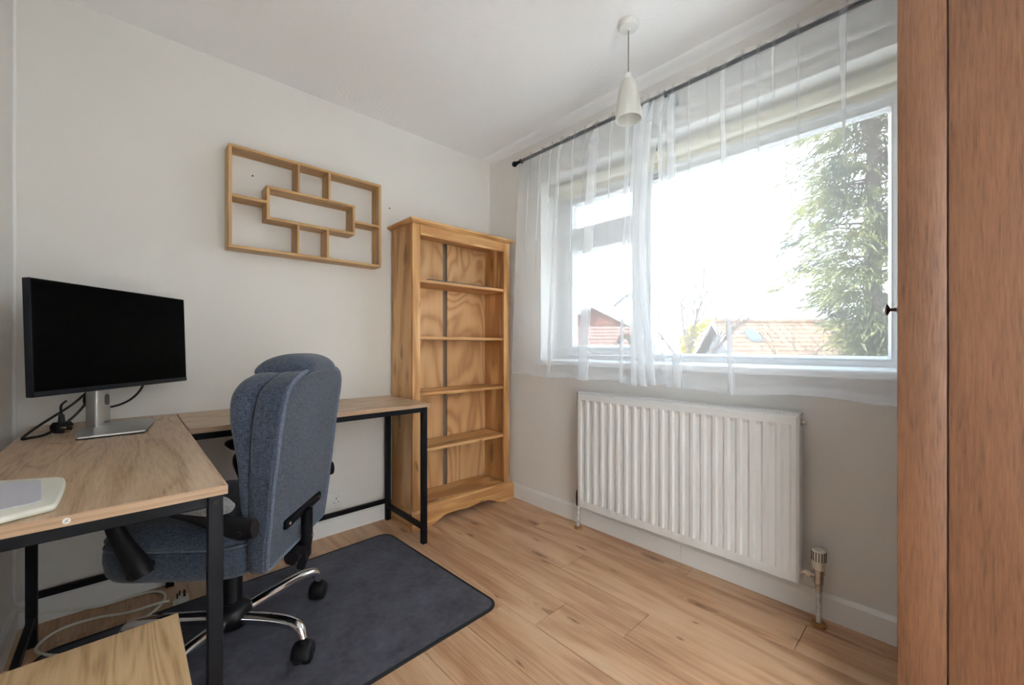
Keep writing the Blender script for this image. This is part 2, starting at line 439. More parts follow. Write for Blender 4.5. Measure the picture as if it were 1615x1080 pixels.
struct(MB().box(RX+1.45, RX+1.6, -4.6, 0.15, 0.0, RZ).box(RX+0.15, RX+1.45, 0.0, 0.15, 0.0, RZ).box(RX+0.15, RX+1.45, -4.6, -4.45, 0.0, RZ).box(RX, RX+0.15, -4.6, RY-0.15, 0.0, RZ).build('wall_fill_hall', 'fill_hall_white', smooth=0), 'white walls of the unseen hallway added for fill light', 'wall')
struct(MB().box(-0.15, RX+0.15, RY-0.15, 0.30, RZ+0.0005, RZ+0.12).build('ceiling', 'ceiling', smooth=0), 'white ceiling with swirled plaster texture', 'ceiling')
# shallow cove where the ceiling meets the window wall
cv = [(-0.085, RZ+0.0004), (-0.078, RZ-0.004), (-0.062, RZ-0.0085), (-0.04, RZ-0.008), (-0.015, RZ-0.009), (0.0, RZ-0.018), (0.0, RZ+0.0004)]
struct(MB().prism(cv, lambda a, b, h: (h, a, b), 0.0, RX).build('trim_1', 'ceiling', smooth=60), 'shallow white plaster cove along the ceiling above the window', 'coving')
struct(MB().cyl((0.004, -0.004, 0.1), (0.004, -0.004, RZ), 0.006, n=8).build('trim_2', 'white_gloss'), 'thin pale filler bead in the corner beside the bookcase', 'trim')
struct(MB().cyl((0.004, RY+0.004, 0.1), (0.004, RY+0.004, RZ), 0.006, n=8).build('trim_3', 'white_gloss'), 'thin pale filler bead in the corner behind the monitor', 'trim')
for y, z in ((-1.5163, 1.8858), (-0.7908, 1.8897)):
    MB().cyl((-0.002, y, z), (0.0012, y, z), 0.0042, n=10).build('screw_hole', 'slot', ww)
# floor: subfloor with separate laminate planks
fl = struct(MB().box(0, RX, RY, 0, -0.12, -0.012).build('floor', 'slot', smooth=0), 'light oak laminate plank floor', 'floor')
pw, gap, PL = 0.1865, 0.0012, 1.285
joints = {0: 0.245, 1: 0.705, 2: 1.10, 3: 0.270, 4: 0.005, 5: 1.12, 6: 0.62, 7: 0.16, 8: 1.00, 9: 0.40, 10: 0.85, 11: 0.2, 12: 0.7}
for r in range(13):
    y1 = -0.109 - pw*(r-1) if r else 0.0
    y0 = max(-0.109 - pw*r, RY)
    if y1 - y0 < 0.01: continue
    xs = [joints[r] + PL*k for k in range(-2, 4)]
    cuts = [0.0] + [x for x in xs if 0.02 < x < RX-0.02] + [RX]
    for a, b in zip(cuts[:-1], cuts[1:]):
        cx, cy = (a+b)/2, (y0+y1)/2
        o = MB().rbox(a+gap/2, b-gap/2, y0+gap/2, y1-gap/2, -0.012, 0.0, 0.0012).build('plank', W('floor', 'x'), fl, (cx, cy, 0))
        o.location = (cx, cy, 0)
# skirting boards: flat face with a chamfered top
sk = [(0, 0), (0.016, 0), (0.016, 0.083), (0.006, 0.098), (0, 0.098)]
def skirt(name, fn, lo, hi, label):
    struct(MB().prism(sk, fn, lo, hi).build(name, 'white_gloss', smooth=20), label, 'skirting')
skirt('baseboard_west', lambda a, b, h: (a, h, b), RY, -0.0, 'white skirting board along the wall behind the desk')
for a, b in ((0.016, 1.4635), (1.465, RX)):
    skirt('baseboard_north', lambda p, q, h: (h, -p, q), a, b, 'white skirting board under the radiator, ' + ('part nearer the bookcase' if a < 1 else 'part nearer the wardrobe'))
skirt('baseboard_south', lambda a, b, h: (h, RY+a, b), 0.016, RX, 'white skirting board along the wall at the left edge')

# ------------------------------------------------------------------ window
win = struct(MB().box(WX0, WX0+0.05, 0.20, 0.27, 0.958, 2.04).box(2.205, WX1, 0.20, 0.27, 0.958, 2.04)
    .box(WX0+0.05, 2.205, 0.20, 0.27, 0.958, 0.985).box(WX0+0.05, 2.205, 0.20, 0.27, 1.99, 2.04)
    .box(1.138, 1.183, 0.20, 0.27, 0.985, 1.99).box(WX0+0.05, 1.138, 0.20, 0.27, 1.722, 1.757)
    .box(WX0, WX1, 0.2, 0.27, 2.045, WZ1).box(WX0, WX1, 0.205, 0.27, 2.04, 2.045)
    .build('window_1', 'upvc', smooth=0), 'wide white plastic-framed window with a side casement behind sheer curtains', 'window')
def sash(name, x0, x1, z0, z1, gx0, gx1, gz0, gz1, ya=0.186, parent=win):
    m = MB().box(x0, gx0, ya, 0.24, z0, z1).box(gx1, x1, ya, 0.24, z0, z1).box(gx0, gx1, ya, 0.24, z0, gz0).box(gx0, gx1, ya, 0.24, gz1, z1)
    b = 0.012
    # sloped glazing beads
    for (p, q) in (((gx0-b*0.2, gz0), 0), ((gx1, gz0), 1)):
        pass
    o = m.build(name, 'upvc', parent, smooth=0)
    beads = MB()
    for poly, lo, hi, ax in (((0,), gz0, gz1, 'L'), ((0,), gz0, gz1, 'R')):
        s_ = 1 if ax == 'L' else -1; xx = gx0 if ax == 'L' else gx1
        beads.prism([(xx, 0.196), (xx+s_*0.012, 0.222), (xx, 0.222)], lambda a, b_, h: (a, b_, h), lo, hi)
    for zz, s_ in ((gz0, 1), (gz1, -1)):
        beads.prism([(zz, 0.196), (zz+s_*0.012, 0.222), (zz, 0.222)], lambda a, b_, h: (h, b_, a), gx0, gx1)
    beads.build('glazing_bead', 'upvc', o, smooth=0)
    MB().box(gx0-0.004, gx1+0.004, 0.222, 0.234, gz0-0.004, gz1+0.004).build('pane', 'glass', o, smooth=0)
    return o
cas = sash('casement_sash', 0.582, 1.136, 0.988, 1.720, 0.640, 1.086, 1.037, 1.665)
fan = sash('fanlight_sash', 0.582, 1.136, 1.760, 1.988, 0.640, 1.086, 1.812, 1.975)
big = sash('fixed_light', 1.184, 2.204, 0.986, 1.989, 1.193, 2.200, 0.993, 1.977, 0.205)
h = MB().rbox(1.088, 1.112, 0.170, 0.187, 1.305, 1.375, 0.004, 2)
h.tube(catmull([(1.10, 0.168, 1.345), (1.095, 0.150, 1.342), (1.06, 0.146, 1.328), (1.00, 0.148, 1.292), (0.985, 0.149, 1.280)], 5), [0.010]*10+[0.009]*11, 8)
h.build('casement_handle', 'upvc', cas)
MB().rbox(0.690, 0.715, 0.16, 0.187, 1.79, 1.805, 0.002).build('fanlight_catch', 'upvc', fan)
sl = MB().prism([(-0.052, 0.930), (0.198, 0.930), (0.198, 0.962), (-0.046, 0.956), (-0.052, 0.950)], lambda a, b, h: (h, a, b), 0.512, WX1-0.001)
sl.v = [(x, y, z) for x, y, z in sl.v]
sl2 = MB().prism([(-0.052, 0.9285), (-0.001, 0.9285), (-0.001, 0.957), (-0.046, 0.956), (-0.052, 0.950)], lambda a, b, h: (h, a, b), 0.510, 2.318)
sl2.prism([(-0.001, 0.931), (0.199, 0.931), (0.199, 0.962), (-0.001, 0.957)], lambda a, b, h: (h, a, b), WX0+0.001, WX1-0.001)
sl2.build('window_sill', 'white_gloss', win, smooth=30)

# stickers on the glass
rb = thing('rainbow_sticker', 'small pastel rainbow sticker low on the casement glass', 'sticker', (1.012, 0.2205, 1.065))
rcols = [(0.50, 0.16, 0.12), (0.60, 0.38, 0.14), (0.62, 0.58, 0.25), (0.22, 0.40, 0.28), (0.26, 0.34, 0.52)]
for i, c in enumerate(rcols):
    m = MB(); ro = 0.056-0.0062*i; ri = ro-0.0062
    secs = []
    for k in range(15):
        a = pi*(k/14)
        secs.append([(-cos(a)*rr, yy, sin(a)*rr) for rr, yy in ((ri, -0.0008), (ro, -0.0008), (ro, 0.0008), (ri, 0.0008))])
    m.loft(secs).build('rainbow_band', plain('rainbow_tint_%d' % i, c, 0.6), rb)
for s_ in (-1, 1):
    m = MB()
    for dx, dz, rr in ((-0.010, 0, 0.011), (0.008, 0.001, 0.012), (0.0, 0.008, 0.011)):
        m.cyl((s_*0.040+dx, -0.0014, dz), (s_*0.040+dx, 0.0006, dz), rr, n=12)
    m.build('cloud', 'white_plastic', rb)
def text_mesh(txt, size, name, mat, parent, loc, rot, mirror=False, ext=0.0004, label=None, cat=None):
    cu = bpy.data.curves.new(name, 'FONT'); cu.body = txt; cu.size = size; cu.extrude = ext; cu.align_x = 'CENTER'
    t = bpy.data.objects.new(name+'_tmp', cu); C.objects.link(t)
    dg = bpy.context.evaluated_depsgraph_get()
    me = bpy.data.meshes.new_from_object(t.evaluated_get(dg))
    bpy.data.objects.remove(t)
    if mirror:
        for v in me.vertices: v.co.x = -v.co.x
        me.flip_normals()
    me.materials.clear(); me.materials.append(M[mat])
    o = bpy.data.objects.new(name, me); C.objects.link(o)
    o.parent = parent; o.location = loc; o.rotation_euler = rot
    return tag(o, label, cat)
nh = thing('thank_you_sticker', 'small lettered thank-you sticker low on the large pane beside the mullion', 'sticker', (1.262, 0.2205, 1.012))
MB().box(-0.058, 0.058, -0.0002, 0.0008, 0.000, 0.003).box(-0.058, 0.058, -0.0002, 0.0008, 0.036, 0.039).box(-0.058, -0.055, -0.0002, 0.0008, 0.003, 0.036).box(0.055, 0.058, -0.0002, 0.0008, 0.003, 0.036).build('sticker_border', 'grey_sheet', nh, smooth=0)
text_mesh('NHS', 0.038, 'lettering', 'grey_sheet', nh, (0, 0.0, 0.006), (pi/2, 0, 0), True)
text_mesh('Thank You', 0.034, 'lettering', 'grey_sheet', nh, (0.01, 0.0, 0.058), (pi/2, 0, 0), True)

# rolled roller blind in the top of the recess
bl = thing('roller_blind', 'cream roller blind rolled up at the top of the window recess', 'blind', (0.535, 0.115, 2.062))
MB().cyl((0.02, 0, 0), (1.745, 0, 0), 0.030, n=28).build('rolled_fabric', 'blind', bl)
MB().box(0.03, 1.735, 0.0285, 0.0297, -0.060, 0.0).build('hanging_fabric', 'blind', bl, smooth=0)
MB().rbox(0.03, 1.735, 0.025, 0.033, -0.072, -0.052, 0.003).build('hem_bar', 'upvc', bl)
for x in (0.0, 1.748):
    MB().rbox(x, x+0.012, -0.030, 0.030, -0.035, 0.044, 0.006, 2).build('bracket', 'white_plastic', bl)
ch = MB()
for k in range(34): ch.lathe([(0.0005, -0.0022), (0.0022, 0), (0.0005, 0.0022)], (0.013, -0.033, -0.02-k*0.012), 6)
ch.build('bead_chain', 'white_plastic', bl)

# old white curtain track on the wall above the recess
tr = thing('curtain_track', 'old white curtain track on the wall between rod and window recess', 'curtain track', (0.46, -0.001, 2.172))
MB().rbox(0, 1.90, -0.040, -0.028, -0.009, 0.009, 0.002).build('rail', 'white_gloss', tr)
for x in (0.03, 0.12, 0.62, 1.12, 1.62):
    MB().rbox(x, x+0.018, -0.029, 0.001, -0.007, 0.012, 0.002).build('rail_bracket', 'white_plastic', tr)
MB().rbox(-0.004, 0.004, -0.046, -0.022, -0.026, 0.048, 0.002).rbox(0.004, 0.018, -0.046, -0.040, 0.038, 0.048, 0.002).rbox(0.004, 0.016, -0.046, -0.040, -0.026, -0.018, 0.002).build('end_stop', 'silver_dark', tr)
for x in (0.105, 1.055):
    MB().rbox(x, x+0.05, -0.052, -0.041, 0.010, 0.028, 0.003).build('track_glider', 'white_plastic', tr)

# curtain rod
ROD_Y, ROD_Z = -0.10, 2.243
rd = thing('curtain_rod', 'dark metal curtain rod with a round finial above the window', 'curtain rod', (0.40, ROD_Y, ROD_Z))
MB().cyl((0.03, 0, 0), (2.02, 0, 0), 0.0095, n=16).build('rod', 'rod', rd)
MB().lathe([(0.001, -0.030), (0.012, -0.028), (0.017, -0.020), (0.018, -0.012), (0.014, -0.003), (0.008, 0.002), (0.012, 0.007), (0.012, 0.012), (0.008, 0.016), (0.011, 0.034)], n=18).xf(lambda x, y, z: (z, y, x)).build('finial', 'black_metal', rd)
for x in (0.052, 1.03, 1.98):
    b = MB().cyl((x, 0.099, -0.004), (x, 0.094, -0.004), 0.020, n=16).cyl((x, 0.097, -0.004), (x, 0.0, -0.012), 0.006, n=10)
    b.tube([(x, 0.014*cos(t), 0.014*sin(t)) for t in [pi*(1.0+0.12*k)-pi*0.2 for k in range(11)]], 0.004, 8)
    b.build('rod_bracket', 'black_metal', rd)

# sheer curtains
def curtain(name, label, xt, xb, folds, seed, ztop=2.262, zbot=0.862, yoff=0.0, nu=300, nv=52, flare=None, group='sheer window curtains'):
    rnd = random.Random(seed)
    rip = [(rnd.uniform(9, 26), rnd.uniform(0, 6.28), rnd.uniform(0.3, 1.0)) for _ in range(5)]
    slow = [(rnd.uniform(2.0, 6.0), rnd.uniform(0, 6.28), rnd.uniform(0.4, 1.0)) for _ in range(3)]
    hemw = [(rnd.uniform(6, 22), rnd.uniform(0, 6.28)) for _ in range(3)]
    root = thing(name, label, 'curtain', (xt[0], ROD_Y+yoff, zbot), 0, group)
    def P(u, v, dy=0.0):
        x0 = xt[0] + (xb[0]-xt[0])*v**1.15; x1 = xt[1] + (xb[1]-xt[1])*v**1.5
        x = x0 + (x1-x0)*u
        top = exp(-((v-0.012)/0.045)**2)
        y = ROD_Y + yoff - 0.0165 - 0.012*(1-top)
        for fq, ph, am in rip: y += 0.0052*am*sin(fq*u*2*pi/2+ph)*(0.35*exp(-v*5)+0.05)*(1-0.5*top)
        for fq, ph, am in slow: y -= 0.012*am*(0.5+0.5*sin(fq*u*2*pi+ph))*(min(1, v*2.2))
        for uf, sg, w, dep, v0, v1, tilt in folds:
            if v < v0-0.06 or v > v1+0.059: e = 0
            else: e = min(1, max(0, (v-v0+0.06)/0.12))*(1.0 if v1 > 1 else max(0, 1-max(0, v)/(v1+0.06))**0.7)
            t = (u-uf-tilt*v)/sg
            g = exp(-t*t/2)
            x -= w*e*t*g*1.65
            y -= dep*e*g*(1-0.7*top)
        z = ztop + (zbot-ztop)*v
        if v > 0.8:
            for fq, ph in hemw: z += 0.0035*sin(fq*u*1.2+ph)*(v-0.8)/0.2
        if flare: x, y, z = flare(u, v, x, y, z)
        return (x, min(y+dy, ROD_Y+yoff-0.0125+dy), z)
    def sheet(v0, v1, n, dy, nm, mat, u0=0.0, u1=1.0, cols=nu, fn=P):
        m = MB()
        secs = [[fn(u0+(u1-u0)*i/cols, v0+(v1-v0)*j/n, dy) for i in range(cols+1)] for j in range(n+1)]
        m.loft(secs, False, False)
        return m.build(nm, mat, root, (xt[0], ROD_Y+yoff, zbot), 180)
    sheet(0.036, 1, nv, 0.0, 'voile_panel', 'sheer')
    sheet(0.0, 0.036, 5, 0.0, 'rod_sleeve', 'sheer_thin')
    def back(u, v, dy):
        x, y, z = P(u, v, 0)
        return (x+0.004*sin(u*90), ROD_Y+0.0130+0.003*sin(u*70+seed)+0.0015*sin(u*31) - (0.0255 if v > 0.050 else 0)*min(1, (v-0.050)/0.012 if v > 0.05 else 0), z + (0.008*sin(u*26+seed)+0.006*sin(u*55) if v > 0.03 else 0.006*sin(u*64+seed)))
    sheet(0.0, 0.060, 10, 0.0, 'rod_pocket', 'sheer', fn=back)
    for uf, sg, w, dep, v0, v1, tilt in folds:
        if w < 0.0105: continue
        vs_, ve_ = 0.036, min(1.0, max(0.2, v1*0.75) if v1 < 1 else 1.0)
        sheet(vs_, ve_, 30, -0.0012, 'gather_crease', 'sheer_crease', fn=lambda u, v, dy, uf=uf, sg=sg, tilt=tilt: P(uf+tilt*v+(u-0.5)*sg*0.9, v, dy), cols=4)
    sheet(0.978, 1.0, 2, 0.0022, 'bottom_hem', 'sheer_hem')
    sheet(0.06, 1.0, 30, 0.0024, 'side_hem', 'sheer_hem', 0.0, 0.017, 3)
    sheet(0.06, 1.0, 30, 0.0024, 'side_hem', 'sheer_hem', 0.983, 1.0, 3)
    return root
# folds: (u, sigma, width, depth, v_start, v_end, tilt)
LF = [(0.355, 0.006, 0.018, 0.018, -0.1, 1.1, -0.02), (0.60, 0.012, 0.045, 0.022, 0.03, 1.1, -0.015), (0.10, 0.004, 0.010, 0.010, -0.1, 0.5, 0.0),
      (0.20, 0.004, 0.012, 0.010, -0.1, 0.55, 0.0), (0.28, 0.004, 0.012, 0.010, -0.1, 0.35, 0.0), (0.45, 0.004, 0.012, 0.012, -0.1, 0.65, 0.0), (0.52, 0.003, 0.010, 0.010, -0.1, 0.3, 0),
      (0.70, 0.004, 0.012, 0.012, -0.1, 0.45, 0.0), (0.80, 0.005, 0.016, 0.016, -0.1, 1.1, 0.0),
      (0.865, 0.010, 0.028, 0.022, -0.1, 1.1, 0.0), (0.905, 0.012, 0.034, 0.030, 0.0, 1.1, 0.0), (0.945, 0.012, 0.034, 0.020, 0.05, 1.1, 0.0)]
def flare_left(u, v, x, y, z):
    # the loose inner edge swings in at mid height and flares again at the hem
    k = max(0, (u-0.80)/0.20)
    x -= k*(0.055*sin(pi*min(1, v*1.15))**1.2)
    x += k*0.05*max(0, (v-0.70)/0.30)**1.5
    return x, y-0.026*k, z
curtain('sheer_curtain', 'sheer white voile curtain gathered on the rod nearer the bookcase', (0.455, 1.452), (0.385, 1.425), LF, 3, flare=flare_left)
RF = [(0.075, 0.010, 0.030, 0.020, 0.02, 1.1, -0.006), (0.155, 0.004, 0.010, 0.014, -0.1, 0.75, 0.0), (0.300, 0.006, 0.017, 0.020, -0.1, 1.1, 0.006),
      (0.235, 0.003, 0.009, 0.010, -0.1, 0.2, 0), (0.375, 0.003, 0.009, 0.010, -0.1, 0.25, 0), (0.43, 0.004, 0.010, 0.012, -0.1, 0.5, 0.0), (0.485, 0.004, 0.012, 0.014, -0.1, 0.16, 0), (0.565, 0.004, 0.010, 0.012, -0.1, 0.6, 0.01),
      (0.70, 0.007, 0.020, 0.016, -0.1, 0.5, 0.0), (0.85, 0.004, 0.010, 0.014, -0.1, 0.4, 0.0), (0.025, 0.004, 0.012, 0.014, -0.1, 0.5, 0)]
curtain('sheer_curtain', 'sheer white voile curtain hanging across the large pane beside the wardrobe', (1.398, 2.40), (1.450, 2.40), RF, 11, zbot=0.853)

# ------------------------------------------------------------------ radiator
RX0, RX1, RZ0, RZ1, RF_, RB = 0.912, 1.962, 0.140, 0.788, -0.112, -0.046
ro = thing('radiator', 'white fluted panel radiator on the wall below the window', 'radiator', ((RX0+RX1)/2, -0.05, RZ0))
ofs = (( RX0+RX1)/2, -0.05, RZ0)
NCH = 21
xs, ds = [RX0, RX0+0.006], [0.006, 0.0]
pit = (RX1-RX0-0.030)/NCH
for i in range(NCH):
    c = RX0+0.015+pit*(i+0.5)
    xs += [c-pit*0.37, c-pit*0.20, c+pit*0.20, c+pit*0.37]; ds += [0, 1, 1, 0]
xs += [RX1-0.006, RX1]; ds += [0.0, 0.006]
zs = [(RZ0, 0, 0.006), (RZ0+0.006, 0, 0), (RZ0+0.042, 0, 0), (RZ0+0.062, 1, 0), (RZ1-0.060, 1, 0), (RZ1-0.044, 0, 0), (RZ1-0.014, 0, 0), (RZ1-0.008, 0, 0.006)]
secs = []
for z, on, ed in zs:
    secs.append([(x, RF_ + (d*0.0085*on if d == 1 else d) + ed, z) for x, d in zip(xs, ds)])
MB().loft(secs, False, False).build('front_panel', 'radiator', ro, ofs, 25)
MB().box(RX0, RX1, RF_+0.012, RF_+0.016, RZ0, RZ1-0.010).box(RX0+0.01, RX1-0.01, RB-0.012, RB, RZ0, RZ1-0.02).build('water_panel', 'radiator', ro, ofs, 0)
m = MB(); xa, n = RX0+0.012, 78; st = (RX1-RX0-0.024)/n
y0, y1 = RF_+0.016, RB
m.box(RX0+0.004, RX1-0.004, y0, y0+0.014, RZ1-0.008, RZ1).box(RX0+0.004, RX1-0.004, y1-0.014, y1, RZ1-0.008, RZ1)
for i in range(n): m.box(xa+st*i, xa+st*(i+0.42), y0+0.014, y1-0.014, RZ1-0.004, RZ1-0.0005)
m.build('top_grille', 'radiator', ro, ofs, 0)
MB().box(RX0+0.01, RX1-0.01, y0+0.014, y1-0.014, RZ1-0.030, RZ1-0.026).build('grille_shade_sheet', 'grille_dark', ro, ofs, 0)  # flat dark sheet stands in for the shade below the grille
for x in (RX0-0.003, RX1-0.009):
    MB().rbox(x, x+0.012, RF_+0.006, RB, RZ0+0.004, RZ1, 0.003).build('side_cover', 'radiator', ro, ofs)
MB().cyl((RX1+0.002, -0.075, RZ1-0.035), (RX1+0.006, -0.075, RZ1-0.035), 0.013, n=6).cyl((RX1+0.006, -0.075, RZ1-0.035), (RX1+0.020, -0.075, RZ1-0.035), 0.006, n=10).build('bleed_valve', 'chrome_worn', ro, ofs)
for x in (RX0+0.12, RX1-0.12):
    MB().box(x-0.015, x+0.015, RB, -0.0005, RZ0+0.04, RZ1-0.06).build('wall_bracket', 'radiator', ro, ofs, 0)
# thermostatic valve at the wardrobe end
vx, vy = RX1+0.058, -0.075
v = MB().cyl((RX1, vy, 0.183), (RX1+0.012, vy, 0.183), 0.013, n=6).cyl((RX1+0.01, vy, 0.183), (vx, vy, 0.183), 0.009, n=14).cyl((RX1+0.018, vy, 0.183), (RX1+0.034, vy, 0.183), 0.0135, n=6)
v.lathe([(0.009, -0.055), (0.012, -0.05), (0.012, -0.030), (0.0155, -0.026), (0.0155, -0.006), (0.014, 0.008), (0.018, 0.010), (0.018, 0.026)], (vx, vy, 0.183), 16)
v.build('valve_body', 'chrome_worn', ro, ofs)
hd = MB().lathe([(0.017, 0.026), (0.0205, 0.030), (0.0220, 0.045), (0.0225, 0.085), (0.0215, 0.096), (0.018, 0.101), (0.006, 0.103)], (vx, vy, 0.183), 28).build('thermostatic_head', 'trv', ro, ofs, 30)
for k in range(12):
    a = -pi/2 + 0.40*k - 2.2
    px, py = vx+0.0222*cos(a), vy+0.0222*sin(a)
    m = MB().box(-0.0012, 0.0012, -0.0010, 0.0012, 0.0, 0.034)
    m.xf(lambda x, y, z: (px + x*-sin(a) + y*cos(a), py + x*cos(a) + y*sin(a), 0.183+0.060+z))
    m.build('slot', 'slot', hd, ofs, 0)
a = radians(-48); px, py = vx+0.0224*cos(a), vy+0.0224*sin(a)
MB().cyl((px-0.001*cos(a), py-0.001*sin(a), 0.183+0.048), (px+0.0006*cos(a), py+0.0006*sin(a), 0.183+0.048), 0.0016, n=8).build('pointer_mark', 'slot', hd, ofs, 0)
MB().cyl((vx, vy, 0.008), (vx, vy, 0.13), 0.0085, n=14).build('pipe', 'pipe_paint', ro, ofs)
MB().lathe([(0.0085, 0.012), (0.022, 0.010), (0.026, 0.005), (0.026, 0.0)], (vx, vy, 0), 20).build('pipe_collar', 'copper', ro, ofs)
# lockshield valve at the bookcase end
vx = RX0-0.022
v = MB().cyl((vx, vy, 0.183), (RX0, vy, 0.183), 0.008, n=12).lathe([(0.008, -0.045), (0.011, -0.040), (0.011, -0.022), (0.0125, -0.016), (0.0125, 0.012), (0.010, 0.020), (0.012, 0.026), (0.008, 0.040), (0.004, 0.048), (0.004, 0.064), (0.002, 0.066)], (vx, vy, 0.175), 14)
v.build('lockshield_valve', 'bronze', ro, ofs)
MB().cyl((vx, vy, 0.008), (vx, vy, 0.135), 0.0085, n=14).build('pipe', 'pipe_paint', ro, ofs)
MB().lathe([(0.0085, 0.012), (0.020, 0.010), (0.024, 0.005), (0.024, 0.0)], (vx, vy, 0), 20).build('pipe_collar', 'copper', ro, ofs)

# ------------------------------------------------------------------ wardrobe
WY0, WY1, WXF, WXB, WH = -0.60, -0.175, 2.273, 2.835, 2.25
wr = thing('wardrobe', 'tall red-brown oak wardrobe at the right edge of the view', 'wardrobe', (WXF, WY0, 0))
wo = (WXF, WY0, 0)
MB().rbox(WXF, WXF+0.0835, WY0, WY0+0.024, 0.0, WH, 0.0025, 2).build('side_stile', W('wardrobe', 'z'), wr, wo)
MB().rbox(WXF+0.086, WXB-0.07, WY0+0.0015, WY0+0.022, 0.10, WH-0.08, 0.003, 2).build('side_panel', W('wardrobe', 'z'), wr, wo)
MB().rbox(WXB-0.068, WXB, WY0, WY0+0.024, 0.0, WH, 0.0025, 2).build('side_stile', W('wardrobe', 'z'), wr, wo)
MB().box(WXF+0.02, WXB, WY0+0.010, WY0+0.020, 0.0, WH-0.005).build('side_backing', W('wardrobe', 'z'), wr, wo)
MB().rbox(WXF+0.0845, WXB-0.069, WY0, WY0+0.024, 0.0, 0.098, 0.0025).build('side_rail', W('wardrobe', 'x'), wr, wo)
MB().rbox(WXF+0.0845, WXB-0.069, WY0, WY0+0.024, WH-0.078, WH, 0.0025).build('side_rail', W('wardrobe', 'x'), wr, wo)
MB().rbox(WXF+0.02, WXB, WY1-0.02, WY1, 0, WH, 0.002).build('side_panel', W('wardrobe', 'z'), wr, wo)
MB().rbox(WXB-0.012, WXB-0.002, WY0+0.02, WY1-0.02, 0.05, WH-0.02, 0.001).build('back_panel', W('wardrobe', 'z'), wr, wo)
MB().rbox(WXF, WXB, WY0+0.001, WY1, WH, WH+0.03, 0.004, 2).build('top', W('wardrobe', 'x'), wr, wo)
MB().rbox(WXF+0.02, WXB-0.01, WY0+0.02, WY1-0.02, 0.05, 0.08, 0.002).build('bottom', W('wardrobe', 'x'), wr, wo)
MB().rbox(WXF+0.03, WXF+0.048, WY0+0.024, WY1-0.02, 0.0, 0.08, 0.002).build('plinth', W('wardrobe', 'y'), wr, wo)
dr = MB().rbox(WXF-0.001, WXF+0.021, WY0+0.0255, WY1-0.001, 0.09, WH-0.005, 0.003).build('door', W('wardrobe', 'z'), wr, wo)
ky, kz = WY0+0.060, 1.139
kn = MB().lathe([(0.0115, 0.0), (0.0115, 0.003), (0.006, 0.005), (0.0042, 0.009), (0.0042, 0.016), (0.010, 0.019), (0.0140, 0.021), (0.0145, 0.0235), (0.011, 0.026), (0.002, 0.027)], n=24)
kn.xf(lambda x, y, z: (WXF-0.001-z, ky+y, kz+x)).build('knob', 'bronze', dr, wo)

# ------------------------------------------------------------------ bookcase
bc = thing('pine_bookcase', 'tall open pine bookcase with curved plinth in the corner', 'bookcase', (0.15, -0.41, 0))
bo = (0.15, -0.41, 0)
BY0, BY1, BXB, BXF = -0.786, -0.040, 0.020, 0.272
ST = 0.050
for y in (BY0, BY1-0.020):
    MB().rbox(BXB, BXF-0.020, y, y+0.020, 0.0, 1.748, 0.002).build('side_panel', W('pine', 'z'), bc, bo)
for y in (BY0-0.001, BY1-ST+0.001):
    MB().rbox(BXF-0.020, BXF, y, y+ST, 0.0, 1.748, 0.003, 2).build('front_stile', W('pine', 'z'), bc, bo)
tr_ = MB().rbox(BXF-0.020, BXF-0.002, BY0+ST, BY1-ST, 1.684, 1.748, 0.002).build('top_rail', W('pine', 'y'), bc, bo)
MB().rbox(BXF-0.004, BXF+0.002, BY0+ST, BY1-ST, 1.684, 1.697, 0.002).rbox(BXF-0.004, BXF+0.002, BY0+ST, BY0+ST+0.004, 1.697, 1.742, 0.001).build('rail_moulding', W('pine', 'y'), tr_, bo)
cp = [(0, 0), (0.006, 0.004), (0.014, 0.010), (0.024, 0.012), (0.026, 0.022), (0, 0.022)]
m = MB()
for k_, (x1, yl, yr, z) in enumerate([(BXF, BY0, BY1, 1.748), (BXF+0.010, BY0-0.010, BY1+0.010, 1.754), (BXF+0.022, BY0-0.020, BY1+0.020, 1.758), (BXF+0.026, BY0-0.024, BY1+0.024, 1.764), (BXF+0.024, BY0-0.022, BY1+0.022, 1.771)]):
    pass
secs = [[(0.006, yl, z), (x1, yl, z), (x1, yr, z), (0.006, yr, z)] for (x1, yl, yr, z) in
        [(BXF+0.002, BY0-0.001, BY1+0.001, 1.748), (BXF+0.010, BY0-0.009, BY1+0.009, 1.751), (BXF+0.018, BY0-0.017, BY1+0.017, 1.756), (BXF+0.026, BY0-0.024, BY1+0.024, 1.759), (BXF+0.027, BY0-0.025, BY1+0.025, 1.766), (BXF+0.024, BY0-0.022, BY1+0.022, 1.771)]]
MB().loft(secs).build('cornice', W('pine', 'y'), bc, bo, 20)
for z in (1.433, 1.1005, 0.772, 0.443):
    MB().rbox(BXB+0.012, BXF-0.012, BY0+0.021, BY1-0.021, z-0.018, z, 0.002).build('shelf', W('pine', 'y'), bc, bo)
MB().rbox(BXB+0.012, BXF+0.010, BY0+ST, BY1-ST, 0.100, 0.119, 0.002).build('bottom_shelf', W('pine', 'y'), bc, bo)
MB().rbox(BXB+0.012, BXF-0.02, BY0+0.02, BY1-0.02, 1.728, 1.747, 0.002).build('underside_of_top', W('pine', 'y'), bc, bo)
for a, b in ((BY0+0.022, -0.424), (-0.389, BY1-0.022)):
    MB().box(BXB+0.002, BXB+0.010, a, b, 0.08, 1.74).build('back_panel', W('ply', 'z'), bc, bo, 0)
MB().box(BXB-0.012, BXB-0.004, -0.445, -0.368, 0.08, 1.74).build('gap_shade_strip', plain('grey_brown_gap_shade', (0.22, 0.17, 0.13), 0.8), bc, bo, 0)  # strip added behind the gap; its dark colour stands in for shade
